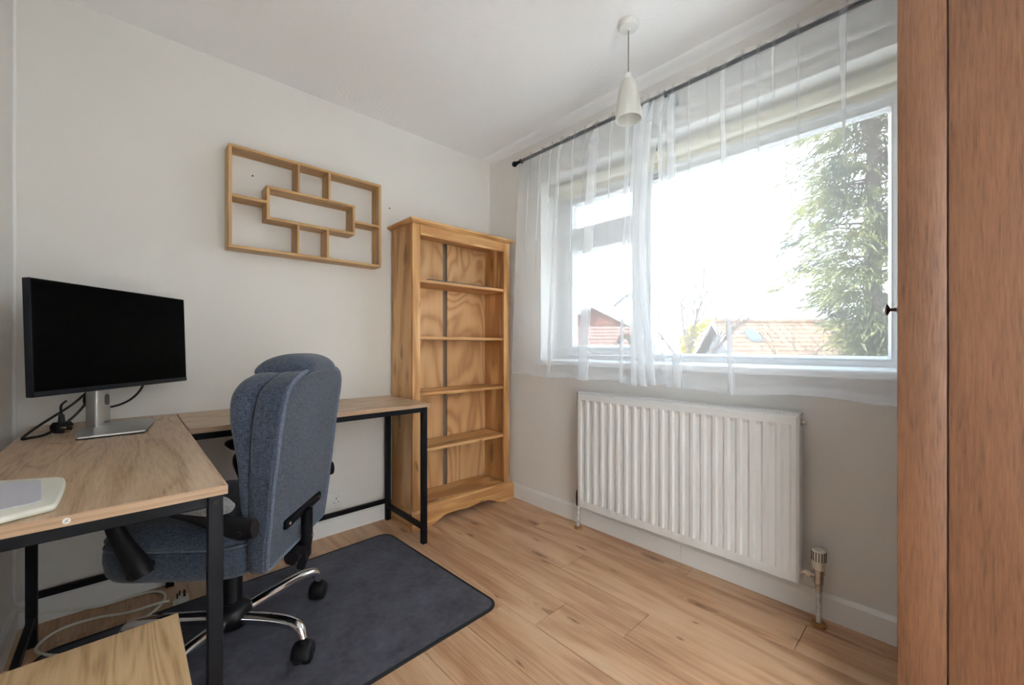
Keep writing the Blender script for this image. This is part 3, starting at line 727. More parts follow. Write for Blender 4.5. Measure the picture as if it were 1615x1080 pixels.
# curved plinth board in front, returns at the sides
PX0, PX1, PY0, PY1 = BXF, 0.294, -0.802, -0.020
poly = [(PY0, 0), (PY0+0.115, 0)]
for k in range(0, 25):
    t = k/24; y = PY0+0.115 + (PY1-PY0-0.23)*t
    q = min(t, 1-t)*2
    poly.append((y, 0.003 + 0.040*(3*min(1, q*2.2)**2-2*min(1, q*2.2)**3) - 0.008*max(0, (q-0.7)/0.3)))
poly += [(PY1-0.115, 0), (PY1, 0), (PY1, 0.098), (PY0, 0.098)]
m = MB()
bot = [p for p in poly[:-2]]
N = len(bot)
vs = []
for x in (PX0, PX1):
    for (y, z) in bot: vs.append((x, y, z))
    for (y, z) in bot: vs.append((x, y, 0.094))
fs = []
for i in range(N-1):
    fs.append([i, i+1, N+i+1, N+i]); o2 = 2*N
    fs.append([o2+i, o2+N+i, o2+N+i+1, o2+i+1])
    fs.append([i, o2+i, o2+i+1, i+1]); fs.append([N+i, N+i+1, o2+N+i+1, o2+N+i])
fs.append([0, N, o2+N, o2]); fs.append([N-1, o2+N-1, o2+2*N-1, 2*N-1])
m.add(vs, fs)
m.prism([(PX0, 0.094), (PX1, 0.094), (PX1-0.012, 0.106), (PX0, 0.108)], lambda a, b, h: (a, h, b), PY0, PY1)
m.build('curved_plinth', W('pine', 'y'), bc, bo, 25)
for y, s_ in ((PY0, 1), (PY1, -1)):
    MB().prism([(y, 0.0), (y+s_*0.0145, 0.0), (y+s_*0.0145, 0.108), (y+s_*0.010, 0.108), (y, 0.094)], lambda a, b, h: (h, a, b), BXB, PX0-0.0005).build('side_plinth', W('pine', 'x'), bc, bo, 20)
MB().rbox(0.145, 0.243, -0.665, -0.205, 1.4335, 1.4425, 0.002).build('flat_grey_board', 'grey_sheet', None, (0.19, -0.43, 1.4335), label='thin dark grey board lying flat on the upper shelf of the bookcase', cat='board').location = (0.19, -0.43, 1.4335)

# ------------------------------------------------------------------ wall shelf
ws = thing('wall_shelf', 'oak geometric wall shelf with nested rectangular compartments above the desk', 'shelf', (0, -1.26, 1.5))
so = (0, -1.26, 1.5); D0, D1, T = 0.0008, 0.100, 0.0135
def board(y0, y1, z0, z1, ax, nm):
    MB().rbox(D0, D1, y0, y1, z0, z1, 0.0012).build(nm, W('shelf', ax), ws, so)
SY0, SY1, SZ0, SZ1 = -1.631, -0.892, 1.500, 1.977
board(SY0, SY1, SZ1-T, SZ1, 'y', 'top_board'); board(SY0, SY1, SZ0, SZ0+T, 'y', 'bottom_board')
board(SY0, SY0+T, SZ0+T, SZ1-T, 'z', 'end_board'); board(SY1-T, SY1, SZ0+T, SZ1-T, 'z', 'end_board')
IY0, IY1, IZ0, IZ1 = -1.477, -1.045, 1.659, 1.823
board(IY0, IY1, IZ1-T, IZ1, 'y', 'inner_top'); board(IY0, IY1, IZ0, IZ0+T, 'y', 'inner_bottom')
board(IY0, IY0+T, IZ0+T, IZ1-T, 'z', 'inner_end'); board(IY1-T, IY1, IZ0+T, IZ1-T, 'z', 'inner_end')
for y in (-1.339, -1.188): board(y, y+T*0.85, IZ1, SZ1-T, 'z', 'divider')
for y in (-1.342, -1.196): board(y, y+T*0.85, SZ0+T, IZ0, 'z', 'divider')
board(SY0+T, IY0, 1.7355, 1.7355+T, 'y', 'short_shelf'); board(IY1, SY1-T, 1.7265, 1.7265+T, 'y', 'short_shelf')

# ------------------------------------------------------------------ wall socket
sk_ = thing('wall_socket', 'white double power socket low on the wall behind the chair', 'socket', (0, -1.150, 0.186))
fp = MB().rbox(0.0003, 0.009, -0.073, 0.073, -0.043, 0.043, 0.003, 2).build('face_plate', 'white_plastic', sk_)
for yc in (-0.036, 0.036):
    MB().rbox(0.0085, 0.0125, yc+0.006, yc+0.020, 0.010, 0.032, 0.0015).build('rocker_switch', 'white_plastic', sk_)
    MB().box(0.0085, 0.0093, yc-0.003, yc+0.002, 0.002, 0.010).box(0.0085, 0.0093, yc-0.016, yc-0.009, -0.016, -0.012).box(0.0085, 0.0093, yc+0.008, yc+0.015, -0.016, -0.012).box(0.0085, 0.0093, yc+0.010, yc+0.013, 0.018, 0.024).build('pin_slots', 'slot', sk_, smooth=0)

# ------------------------------------------------------------------ corner desk
DZ = 0.745
dk = thing('corner_desk', 'oak-effect corner desk on a black square-tube frame', 'desk', (0.64, -2.02, 0))
do = (0.64, -2.02, 0)
FCY = -2.0515
top1 = MB().rbox(0.004, 1.290, -2.236, -1.812, DZ-0.020, DZ, 0.0012).build('tabletop', W('desk', 'x'), dk, do)
MB().rbox(0.004, 0.478, -1.809, -0.803, DZ-0.020, DZ, 0.0012).build('tabletop', W('desk', 'y'), dk, do)
for x0, x1, y0, y1, ax in ((1.2895, 1.2904, -2.2355, -1.8125, 'y'), (0.480, 1.2895, -1.8124, -1.8115, 'x')):
    MB().box(x0, x1, y0, y1, DZ-0.0195, DZ-0.0006).build('edge_band', W('edge', ax), dk, do, 0)
for x0, x1, y0, y1, ax in ((0.4776, 0.4785, -1.8085, -0.8035, 'y'), (0.0045, 0.4776, -0.8034, -0.8025, 'x')):
    MB().box(x0, x1, y0, y1, DZ-0.0195, DZ-0.0006).build('edge_band', W('edge', ax), dk, do, 0)
MB().cyl((1.2895, FCY, DZ-0.010), (1.2912, FCY, DZ-0.010), 0.0054, n=20).build('fixing_cap', 'white_plastic', top1, do)
MB().box(1.2905, 1.2917, FCY-0.0006, FCY+0.0006, DZ-0.0135, DZ-0.0065).box(1.2905, 1.2917, FCY-0.0018, FCY+0.0018, DZ-0.0106, DZ-0.0094).xf(lambda x, y, z: (x, FCY+(y-FCY)*0.8+(z-DZ+0.010)*0.6, DZ-0.010+(z-DZ+0.010)*0.8-(y-FCY)*0.6)).build('screw_cross', 'cord_grey', top1, do, 0)
t = 0.028
def leg(x, y, z1=DZ-0.020): return MB().rbox(x, x+t, y, y+t, 0.0, z1, 0.002).build('leg', 'black_metal', dk, do)
lg = leg(1.243, -1.845); leg(1.243, -2.225); leg(0.165, -2.228); leg(0.020, -1.848)
MB().cyl((1.271, -1.831, 0.706), (1.2735, -1.831, 0.706), 0.0045, n=12).build('bolt', 'black_plastic', lg, do)
leg(0.432, -0.833); leg(0.020, -0.833)
def rail(x0, x1, y0, y1, z0, z1): MB().rbox(x0, x1, y0, y1, z0, z1, 0.002).build('rail', 'black_metal', dk, do)
zt0, zt1 = DZ-0.048, DZ-0.0205
rail(1.244, 1.270, -2.197, -1.845, zt0, zt1)               # end rail under the short edge
rail(0.048, 1.243, -1.844, -1.820, zt0, zt1); rail(0.193, 1.243, -2.224, -2.200, zt0, zt1)
rail(0.193, 1.243, -2.224, -2.204, 0.085, 0.107)
rail(0.166, 0.190, -2.200, -1.846, zt0, zt1)
rail(0.433, 0.457, -1.820, -0.833, zt0, zt1); rail(0.022, 0.046, -1.820, -0.833, zt0, zt1)
rail(0.024, 0.044, -2.235, -0.833, 0.104, 0.128)
rail(0.048, 0.432, -0.831, -0.807, zt0, zt1); rail(0.048, 0.432, -0.830, -0.808, 0.072, 0.096)
for x, y in ((1.243, -1.845), (1.243, -2.225), (0.165, -2.228), (0.020, -1.848), (0.432, -0.833), (0.020, -0.833), (0.440, -1.845)):
    pass

# ------------------------------------------------------------------ low oak table at the bottom edge
lt = thing('low_table', 'low light oak side table in the bottom left corner', 'table', (1.50, -2.08, 0))
lo = (1.50, -2.08, 0)
MB().rbox(1.283, 1.730, -2.258, -1.896, 0.478, 0.500, 0.0015).build('tabletop', W('oak', 'x'), lt, lo)
for x in (1.300, 1.673):
    for y in (-2.240, -1.954): MB().rbox(x, x+0.04, y, y+0.04, 0.0, 0.478, 0.003).build('leg', W('oak', 'z'), lt, lo)
for y in (-2.232, -1.930): MB().rbox(1.340, 1.673, y-0.008, y+0.008, 0.410, 0.478, 0.001).build('apron', W('oak', 'x'), lt, lo)
for x in (1.312, 1.693): MB().rbox(x-0.008, x+0.008, -2.200, -1.954, 0.410, 0.478, 0.001).build('apron', W('oak', 'y'), lt, lo)

# ------------------------------------------------------------------ monitor
YAW = radians(138.9); nx, ny = sin(YAW), -cos(YAW)
mx, my = 0.294-nx*0.075, -1.981-ny*0.075
mo = thing('monitor', 'black widescreen monitor on a silver stand on the desk', 'monitor', (mx, my, DZ), YAW)
mw, mh, mz, tl_ = 0.600, 0.3546, 1.0711-DZ, 0.032
def tilt(x, y, z):      # screen local -> tilted about its centre; front face at y = -0.075
    return (x, -0.075 + y*cos(tl_) + z*sin(tl_), mz + z*cos(tl_) - y*sin(tl_))
body = MB().rbox(-mw/2, mw/2, 0.0, 0.022, -mh/2, mh/2, 0.002, 1)
body.xf(tilt); bd = body.build('housing', 'bezel', mo)
MB().box(-mw/2+0.004, mw/2-0.004, -0.0008, 0.002, -mh/2+0.017, mh/2-0.003).xf(tilt).build('screen', 'screen', mo, smooth=0)
MB().rbox(-mw/2+0.001, mw/2-0.001, -0.002, 0.004, -mh/2+0.001, -mh/2+0.0155, 0.001).xf(tilt).build('bottom_bezel', 'bezel', mo)
MB().rbox(-mw*0.34, mw*0.34, 0.021, 0.040, -mh*0.40, mh*0.36, 0.012, 2).xf(tilt).build('rear_bulge', 'black_plastic', mo)
secs = [super_sec(0, 0.014, z, 0.0295, 0.022, 5.0, 28) for z in (0.006, 0.010, 0.26, 0.36)]
col_ = MB().loft(secs).build('stand_column', 'silver', mo, smooth=30)
secs = [super_sec(0, 0, z, a*1.0, b_, 3.0, 20) for z, a, b_ in ((0, 0.0085, 0.020), (0.0012, 0.0085, 0.020))]
MB().loft(secs).xf(lambda x, y, z: (0.009+x, -0.0085+z-0.0004-0.0006, 0.105+y)).build('cable_slot', 'silver_dark', col_)
text_mesh('DELL', 0.011, 'lettering', 'silver_dark', col_, (0.010, -0.0086, 0.020), (pi/2, 0, 0))
# foot plate lies square to the room while the screen is swivelled
fx, fy = mx, my
cy_, sy_ = cos(-YAW), sin(-YAW)
def w2l(X, Y): return ((X-fx)*cy_-(Y-fy)*sy_, (X-fx)*sy_+(Y-fy)*cy_)
foot = [(0.462, -2.094), (0.470, -2.086), (0.455, -1.925), (0.250, -1.893), (0.150, -1.905), (0.130, -2.06), (0.140, -2.078), (0.30, -2.094)]
pl = [w2l(*p) for p in foot]
MB().prism(pl, lambda a, b, h: (a, b, h), 0.0055, 0.0105).build('stand_foot', 'silver', mo, smooth=0)
MB().prism([(a*0.97, b*0.97) for a, b in pl], lambda a, b, h: (a, b, h), 0.0, 0.0055).build('foot_pad', 'black_rubber', mo, smooth=0)

# cables and plug behind the monitor
def cable(name, pts, r, mat, label, per=8, n=8, smooth=180):
    P_ = catmull(pts, per)
    o = MB().tube(P_, r, n).build(name, mat, None, pts[0], smooth, label=label, cat='cable')
    o.location = pts[0]
    return o
zc = DZ+0.0045
cable('monitor_cable', [(0.20, -2.03, 0.93), (0.16, -2.075, 0.88), (0.17, -2.12, 0.83), (0.24, -2.19, 0.775), (0.335, -2.216, zc+0.002), (0.34, -2.200, zc+0.001), (0.30, -2.165, zc+0.004), (0.25, -2.115, 0.79), (0.225, -2.075, 0.85), (0.22, -2.05, 0.93)], 0.0042, 'black_rubber', 'black power lead looping behind the monitor to the desk corner')
cable('video_cable', [(0.21, -1.935, 0.935), (0.165, -1.925, 0.89), (0.145, -1.955, 0.84), (0.15, -2.00, 0.815), (0.17, -2.06, 0.812), (0.20, -2.085, 0.84), (0.215, -2.075, 0.89), (0.225, -2.06, 0.93)], 0.0042, 'black_rubber', 'black lead hanging in a loop under the monitor behind its stand')
pg = thing('black_plug', 'black three-pin plug resting on the desk beside the monitor stand', 'plug', (0.312, -2.132, DZ), radians(132))
pb = MB().prism([(-0.024, 0.022), (-0.014, 0.008), (0.014, 0.008), (0.024, 0.022), (0.025, 0.034), (0.016, 0.045), (-0.016, 0.045), (-0.025, 0.034)], lambda a, b, h: (a, h, b), -0.012, 0.014)
pb.lathe([(0.010, 0.040), (0.0085, 0.052), (0.0075, 0.068), (0.005, 0.070)], (0, 0.002, 0), 12)
pb.build('plug_body', 'black_plastic', pg)
for x0, x1, z0, z1, L in ((-0.0145, -0.0085, 0.026, 0.030, 0.028), (0.0085, 0.0145, 0.026, 0.030, 0.028), (-0.002, 0.002, 0.010, 0.017, 0.032)):
    MB().box(x0, x1, -0.012-L*0.55, -0.011, z0, z1).build('pin', 'brass', pg, smooth=0)
MB().tube([Vector(p) for p in catmull([(0, 0.002, 0.068), (0.004, 0.01, 0.085), (0.014, 0.02, 0.10), (0.035, 0.03, 0.11)], 6)], 0.0036, 8).build('plug_lead', 'black_rubber', pg)

# white tablet-like slab at the left edge of the desk
tb = thing('drawing_tablet', 'white flat tablet with a pale inset panel at the left edge of the desk', 'tablet', (1.155, -2.15, DZ))
right_ = [(p.x, p.y) for p in catmull([(-0.200, -0.040, 0), (-0.150, 0.048, 0), (-0.133, 0.071, 0), (-0.110, 0.079, 0), (-0.060, 0.083, 0), (0.020, 0.084, 0), (0.085, 0.082, 0), (0.098, 0.076, 0), (0.108, 0.052, 0), (0.124, 0.010, 0), (0.131, -0.040, 0)], 6)]
out_ = [(-0.205, -0.078)] + right_ + [(0.131, -0.078)]
def scl(k, z): return [(-0.03+(x+0.03)*k, y if y < -0.07 else y*k, z) for x, y in out_]
MB().loft([scl(0.96, 0.0), scl(0.995, 0.003), scl(1.0, 0.007), scl(0.985, 0.0115), scl(0.95, 0.0130)]).build('tablet_shell', 'off_white', tb, smooth=50)
MB().prism([(-0.125, 0.036), (-0.110, 0.044), (0.050, 0.060), (0.062, 0.054), (0.092, -0.076), (-0.180, -0.076)], lambda a, b, h: (a, b, h), 0.0132, 0.0144).build('active_area', 'lilac_panel', tb, smooth=0)

# white extension lead on the floor
cable('white_lead', [(0.034, -2.275, 0.092), (0.030, -2.235, 0.060), (0.030, -2.185, 0.040), (0.030, -2.12, 0.022), (0.036, -2.05, 0.006), (0.038, -1.95, 0.006), (0.060, -1.88, 0.006), (0.125, -1.855, 0.006), (0.205, -1.88, 0.006), (0.29, -1.945, 0.0120), (0.36, -2.03, 0.0120), (0.33, -2.13, 0.0120), (0.275, -2.175, 0.006), (0.235, -2.197, 0.006), (0.195, -2.198, 0.006), (0.150, -2.175, 0.006), (0.122, -2.13, 0.006), (0.130, -2.05, 0.006), (0.167, -1.97, 0.006), (0.187, -1.89, 0.0145), (0.192, -1.845, 0.012)], 0.0048, 'off_white', 'white flex lead looped on the floor under the desk')
p2 = thing('white_plug', 'white three-pin plug lying on the floor under the desk', 'plug', (0.212, -1.808, 0), radians(-24))
MB().prism([(-0.024, 0.0), (-0.026, 0.018), (-0.016, 0.040), (0.016, 0.040), (0.026, 0.018), (0.024, 0.0)], lambda a, b, h: (a, b, h), 0.0005, 0.022).xf(lambda x, y, z: (x, y-0.02, z)).build('plug_body', 'off_white', p2, smooth=20)
for x0, x1, y0, y1, L in ((-0.014, -0.008, -0.012, -0.008, 0.020), (0.008, 0.014, -0.012, -0.008, 0.020), (-0.002, 0.002, 0.006, 0.014, 0.026)):
    MB().box(x0, x1, y0, y1, 0.022, 0.022+L).build('pin', 'bronze', p2, smooth=0)

# ------------------------------------------------------------------ floor mat
mt = thing('chair_mat', 'charcoal chair mat with black bound edge under the office chair', 'mat', (0.685, -1.535, 0), radians(2.2))
hx, hy_, rr = 0.458, 0.650, 0.055
def rrect(ax, ay, r, N=8):
    out = []
    for cx, cy, a0 in ((ax-r, ay-r, 0), (-ax+r, ay-r, pi/2), (-ax+r, -ay+r, pi), (ax-r, -ay+r, 3*pi/2)):
        for k in range(N+1):
            a = a0+pi/2*k/N; out.append((cx+r*cos(a), cy+r*sin(a)))
    return out
MB().prism(rrect(hx-0.006, hy_-0.006, rr), lambda a, b, h: (a, b, h), 0.0004, 0.0055).build('mat_surface', 'mat', mt, smooth=30)
oo = rrect(hx, hy_, rr+0.004); ii = rrect(hx-0.011, hy_-0.011, rr-0.004)
secs = [[(a, b, 0.0002) for a, b in oo], [(a, b, 0.005) for a, b in oo], [(a*0.996, b*0.997, 0.0068) for a, b in oo], [(a, b, 0.0068) for a, b in ii], [(a, b, 0.0056) for a, b in ii]]
MB().loft(secs, False).build('bound_edge', 'mat_edge', mt, smooth=40)

# ------------------------------------------------------------------ office chair  (local x = chair's right, y = forwards)
MZ = 0.0056
oc = thing('office_chair', 'slate blue fabric office chair with chrome five-star base', 'chair', (0.635, -1.70, MZ), radians(140.2))
hb = MB().lathe([(0.030, 0.062), (0.052, 0.066), (0.060, 0.078), (0.060, 0.118), (0.050, 0.134), (0.034, 0.146), (0.034, 0.150)], n=28).build('hub', 'black_plastic', oc)
MB().cyl((0, 0, 0.10), (0, 0, 0.335), 0.031, n=24).build('gas_column', 'black_plastic', oc)
Rb = 0.312; first = None
def caster_mesh(mb_only=False):
    m = MB()
    for s_ in (-1, 1):      # twin wheels
        secs = []
        for xx, r in ((0.004, 0.024), (0.005, 0.0310), (0.014, 0.0325), (0.024, 0.0305), (0.0285, 0.024), (0.029, 0.004)):
            secs.append([(s_*xx, r*cos(2*pi*k/20), 0.0325+r*sin(2*pi*k/20)) for k in range(20)])
        m.loft(secs)
    return m
def hood_mesh():
    secs = []
    for xx, r in ((-0.033, 0.018), (-0.031, 0.027), (-0.026, 0.0335), (-0.016, 0.0375), (0.0, 0.0390), (0.016, 0.0375), (0.026, 0.0335), (0.031, 0.027), (0.033, 0.018)):
        arc = [(-35+k*(215/12)) for k in range(13)]
        secs.append([(xx, r*cos(radians(a)), 0.0335+r*sin(radians(a))) for a in arc] + [(xx, (r-0.008)*cos(radians(a)), 0.0335+(r-0.008)*sin(radians(a))) for a in arc[::-1]])
    m = MB().loft(secs)
    m.cyl((0, -0.004, 0.062), (0, -0.004, 0.086), 0.0140, n=14)
    return m
leg0 = cas0 = hood0 = None
for k in range(5):
    wa = 29+72*k; a = radians(wa-140.2)
    if leg0 is None:
        path = catmull([(0.040, 0, 0.094), (0.10, 0, 0.104), (0.20, 0, 0.118), (0.262, 0, 0.120), (0.297, 0, 0.110), (0.312, 0, 0.078)], 6)
        leg0 = MB().tube(path, [0.0215-0.005*i/(len(path)-1) for i in range(len(path))], 16).build('star_leg', 'chrome', oc)
        lg_ = leg0; lg_.rotation_euler = (0, 0, a)
        cas0 = caster_mesh().build('caster_wheels', 'black_rubber', leg0); hood0 = hood_mesh().build('caster_hood', 'black_plastic', leg0)
        cs, hd_ = cas0, hood0
    else:
        lg_ = copy_of(leg0, oc, rot=(0, 0, a)); cs = copy_of(cas0, lg_); hd_ = copy_of(hood0, lg_)
    sw = [0.5, 2.3, 1.2, 4.1, 5.0][k]
    for o in (cs, hd_): o.location = (Rb, 0, 0); o.rotation_euler = (0, 0, sw)
# mechanism and levers
mc = MB().rbox(-0.09, 0.09, -0.12, 0.10, 0.318, 0.340, 0.006, 2)
mc.build('tilt_plate', 'black_metal', oc)
MB().tube(catmull([(0.05, 0.02, 0.325), (0.18, 0.05, 0.322), (0.26, 0.06, 0.318), (0.33, 0.07, 0.320)], 5), 0.006, 8).build('lever', 'black_metal', oc)
# seat: deep lower base and upper cushion
secs = []
for z, a, b, c in ((0.340, 0.225, 0.195, 0.035), (0.346, 0.238, 0.212, 0.035), (0.362, 0.247, 0.222, 0.035), (0.40, 0.251, 0.227, 0.036), (0.428, 0.249, 0.226, 0.037), (0.440, 0.238, 0.218, 0.037)):
    secs.append(super_sec(0, c, z, a, b, 6.0, 48))
MB().loft(secs).build('seat_base', 'fabric', oc, smooth=60)
secs = []
for z, a, b, c, e in ((0.436, 0.232, 0.205, 0.030, 5), (0.446, 0.252, 0.226, 0.034, 5), (0.462, 0.254, 0.230, 0.036, 5), (0.484, 0.248, 0.222, 0.030, 4.5), (0.502, 0.225, 0.195, 0.012, 4), (0.512, 0.17, 0.14, 0.0, 3), (0.516, 0.08, 0.07, 0.0, 2.5)):
    secs.append(super_sec(0, c, z, a, b, e, 48))
MB().loft(secs).build('seat_cushion', 'fabric', oc, smooth=70)
for zz, s_ in ((0.441, 0.985),):
    ring = super_sec(0, 0.036, zz, 0.250, 0.226, 5.5, 48); ring.append(ring[0])
    MB().tube(ring, 0.004, 6, False).build('seat_piping', 'piping', oc, smooth=180)
# back shell
def interp(tab, z):
    if z <= tab[0][0]: return tab[0][1]
    for (a, va), (b, vb) in zip(tab[:-1], tab[1:]):
        if z <= b: return va+(vb-va)*(z-a)/(b-a)
    return tab[-1][1]
rear = [(0.34, -0.222), (0.50, -0.240), (0.65, -0.256), (0.80, -0.274), (0.90, -0.290), (0.98, -0.305)]
frnt = [(0.34, -0.172), (0.65, -0.182), (0.80, -0.190), (0.90, -0.208), (0.98, -0.248)]
def halfw(z):
    w = interp([(0.34, 0.222), (0.40, 0.234), (0.60, 0.241), (0.80, 0.242), (0.865, 0.241), (0.89, 0.236), (0.91, 0.227), (0.928, 0.212), (0.942, 0.19), (0.953, 0.16), (0.961, 0.11)], z)
    return w
def back_sec(z, hw, r0, f0, rad=0.022, N=6):
    pts = []
    rad = min(rad, (f0-r0)*0.45)
    for cx, cy, a0, rr_ in ((hw-rad, f0-rad, 0, rad), (-hw+rad, f0-rad, pi/2, rad), (-hw+0.006, r0+0.006, pi, 0.006), (hw-0.006, r0+0.006, 3*pi/2, 0.006)):
        for k in range(N+1):
            a = a0+pi/2*k/N; pts.append((cx+rr_*cos(a), cy+rr_*sin(a), z))
    return pts
zs_ = [0.345, 0.350, 0.362, 0.38, 0.42, 0.48, 0.54, 0.60, 0.66, 0.72, 0.78, 0.83, 0.865, 0.89, 0.905, 0.92, 0.932, 0.943, 0.953, 0.961]
secs = [back_sec(z, halfw(z)-(0.018 if z < 0.347 else 0.008 if z < 0.352 else 0), interp(rear, z), interp(frnt, z)) for z in zs_]
bk = MB().loft(secs).build('back_shell', 'fabric', oc, smooth=50)
pz = [z for z in zs_ if z > 0.355]
def rp(z, off): return [(sx_*(halfw(z)-0.016), interp(rear, z)+off, z) for sx_ in (1, -1)]
rpm = MB()
for za, zb_ in zip(pz[:-1], pz[1:]):
    a_, b_ = rp(za, -0.0045), rp(zb_, -0.0045)
    rpm.add([a_[0], a_[1], b_[1], b_[0]], [(0, 1, 2, 3)])
rpm.build('rear_panel', 'fabric', bk, smooth=60)
edge = [(halfw(z)-0.012, z) for z in zs_ if z > 0.355]
loop = [(x, interp(rear, z)-0.0035, z) for x, z in edge] + [(-x, interp(rear, z)-0.0035, z) for x, z in edge[::-1]]
loop = [(0.0, interp(rear, 0.356)-0.0035, 0.356)] + loop + [(-0.20, interp(rear, 0.356)-0.0035, 0.356), (0.0, interp(rear, 0.356)-0.0035, 0.356)]
loop.insert(1, (0.20, interp(rear, 0.356)-0.0035, 0.356))
MB().tube(loop, 0.0060, 8, False).build('piping', 'piping', bk, smooth=180)
loop2 = [(x*0.955, y-0.0012, 0.366+(z-0.356)*0.975) for x, y, z in loop]
MB().tube(loop2, 0.0016, 6, False).build('stitched_seam', 'piping', bk, smooth=180)
# front cushion of the back
fr2 = [(0.50, -0.160), (0.58, -0.150), (0.66, -0.146), (0.72, -0.134), (0.80, -0.112), (0.88, -0.106), (0.93, -0.120), (0.965, -0.16), (0.978, -0.20)]
secs = []
for z in (0.485, 0.50, 0.54, 0.60, 0.66, 0.71, 0.76, 0.81, 0.85, 0.885, 0.91, 0.932, 0.948, 0.960):
    f0 = interp(fr2, z); r0 = interp(frnt, z)-0.012
    hw = min(halfw(z)*1.0, 0.246) - (0.05 if z < 0.49 else 0.015 if z < 0.52 else 0)
    sec = super_sec(0, (f0+r0)/2, z, hw, max(0.02, (f0-r0)/2), 3.6, 40)
    # wings: the edges of the pad reach as far forward as its middle
    secs.append(sec)
bcu = MB().loft(secs).build('back_cushion', 'fabric', oc, smooth=180)
# head cap draped over the top
secs = []
for k in range(13):
    t_ = k/12; x = -0.132+0.272*t_
    e = (1-abs(2*t_-1)**6)**0.5 if 0 < t_ < 1 else 0.0
    e = max(e, 0.55)
    dz = -0.014*abs(2*t_-1)**3
    prof = [(-0.296, 0.946), (-0.319, 0.953), (-0.318, 0.984), (-0.290, 1.007), (-0.25, 1.016), (-0.20, 1.014), (-0.16, 1.002), (-0.135, 0.985), (-0.128, 0.965), (-0.145, 0.945), (-0.20, 0.935), (-0.27, 0.938)]
    cy, cz = -0.21, 0.955
    secs.append([(x, cy+(y-cy)*(0.75+0.25*e), cz+(z-cz)*e+dz) for y, z in prof])
hc = MB().loft(secs).build('head_cap', 'fabric', oc, smooth=70)
for o in (hc, bcu):
    md = o.modifiers.new('soften', 'SUBSURF'); md.levels = md.render_levels = 2
# steel bracket on the rear
rot_b = radians(0)
zb = 0.462; yb = interp(rear, zb)
brk = MB().rbox(-0.140, 0.140, yb-0.016, yb-0.001, zb-0.016, zb+0.016, 0.007, 2).build('back_bracket', 'black_metal', oc)
for x in (-0.118, 0.118): MB().lathe([(0.006, 0), (0.0055, 0.003), (0.002, 0.004)], n=12).xf(lambda a, b, c: (x+a, yb-0.016-c, zb+b)).build('screw', 'chrome', brk)
MB().tube([(0, yb-0.020, zb), (0, yb-0.020, 0.36), (0, yb-0.010, 0.30), (0, yb+0.002, 0.255)], [0.019, 0.019, 0.019, 0.015], 12).build('back_post', 'black_metal', oc)
MB().rbox(-0.028, 0.028, -0.262, -0.205, 0.288, 0.345, 0.006, 2).rbox(-0.020, 0.020, -0.22, -0.10, 0.305, 0.332, 0.004).build('tilt_housing', 'black_plastic', oc)
MB().cyl((-0.060, -0.228, 0.318), (-0.028, -0.228, 0.318), 0.024, n=18).build('tension_knob', 'black_plastic', oc)
MB().lathe([(0.005, 0), (0.0045, 0.003), (0.001, 0.004)], n=10).xf(lambda a, b, c: (0.0+a, yb-0.0385-c, 0.370+b)).build('post_bolt', 'chrome', oc)
# armrests
apath = [(-0.236, 0.522), (-0.20, 0.520), (-0.14, 0.538), (-0.06, 0.566), (0.03, 0.585), (0.105, 0.592), (0.142, 0.580), (0.150, 0.552), (0.134, 0.510), (0.108, 0.462), (0.082, 0.420), (0.070, 0.396)]
arad = [0.026, 0.031, 0.027, 0.021, 0.019, 0.020, 0.022, 0.022, 0.023, 0.028, 0.034, 0.030]
for s_ in (-1, 1):
    xa_ = s_*0.292
    P_ = catmull([(xa_, y, z) for y, z in apath], 5)
    R_ = [Vector((r, 0, 0)) for r in arad]
    rr2 = [p.x for p in catmull(R_, 5)]
    ar = MB().tube(P_, rr2, 14, sq=(1.0, 0.85) if abs(1) else None).build('armrest', 'black_plastic', oc, smooth=60)
    for y, z, r in ((-0.205, 0.517, 0.010), (0.080, 0.408, 0.011)):
        MB().cyl((xa_+s_*0.018, y, z), (xa_+s_*0.031, y, z), r, r*0.8, n=16).build('bolt_cap', 'black_plastic', ar)
        MB().cyl((xa_-s_*0.070, y, z), (xa_, y, z), 0.012, n=12).build('arm_bolt', 'black_metal', ar)
    secs = []
    for k in range(15):
        t_ = k/14; y = -0.170+0.365*t_
        zc_ = 0.582 + 0.050*t_ ; e = max(0.45, (1-abs(2*t_-1)**9)**0.5 if 0 < t_ < 1 else 0.45)
        secs.append([(xa_+0.043*e*cos(2*pi*q/20), y, zc_+0.027*e*sin(2*pi*q/20)) for q in range(20)])
    MB().loft(secs).build('arm_pad', 'pad_fabric' if s_ < 0 else 'black_plastic', ar, smooth=70)

# ------------------------------------------------------------------ pendant lamp
pn = thing('pendant_lamp', 'white pendant lamp with an opal cone shade hanging from the ceiling', 'lamp', (1.432, -0.430, RZ))
MB().lathe([(0.041, 0.0), (0.041, -0.016), (0.037, -0.022), (0.012, -0.026), (0.008, -0.032), (0.004, -0.033)], n=32).build('ceiling_rose', 'white_plastic', pn)
MB().cyl((0, 0, -0.030), (0, 0, -0.222), 0.0028, n=10).build('flex', 'cord_grey', pn)
MB().lathe([(0.004, -0.205), (0.013, -0.212), (0.015, -0.222), (0.015, -0.252), (0.013, -0.256)], n=20).build('lamp_holder', 'white_plastic', pn)
prof = [(0.014, -0.2385), (0.023, -0.239), (0.0285, -0.244), (0.0335, -0.258), (0.0385, -0.280), (0.0435, -0.308), (0.0480, -0.340), (0.0520, -0.375), (0.0540, -0.404)]
inner = [(r-0.0022, z) for r, z in prof[::-1]]
MB().lathe(prof + inner, n=40, cap=False).build('lamp_shade', 'shade', pn, smooth=50)
MB().lathe([(0.010, -0.254), (0.012, -0.270), (0.020, -0.300), (0.022, -0.320), (0.015, -0.338), (0.002, -0.343)], n=20).build('bulb', 'white_plastic', pn)

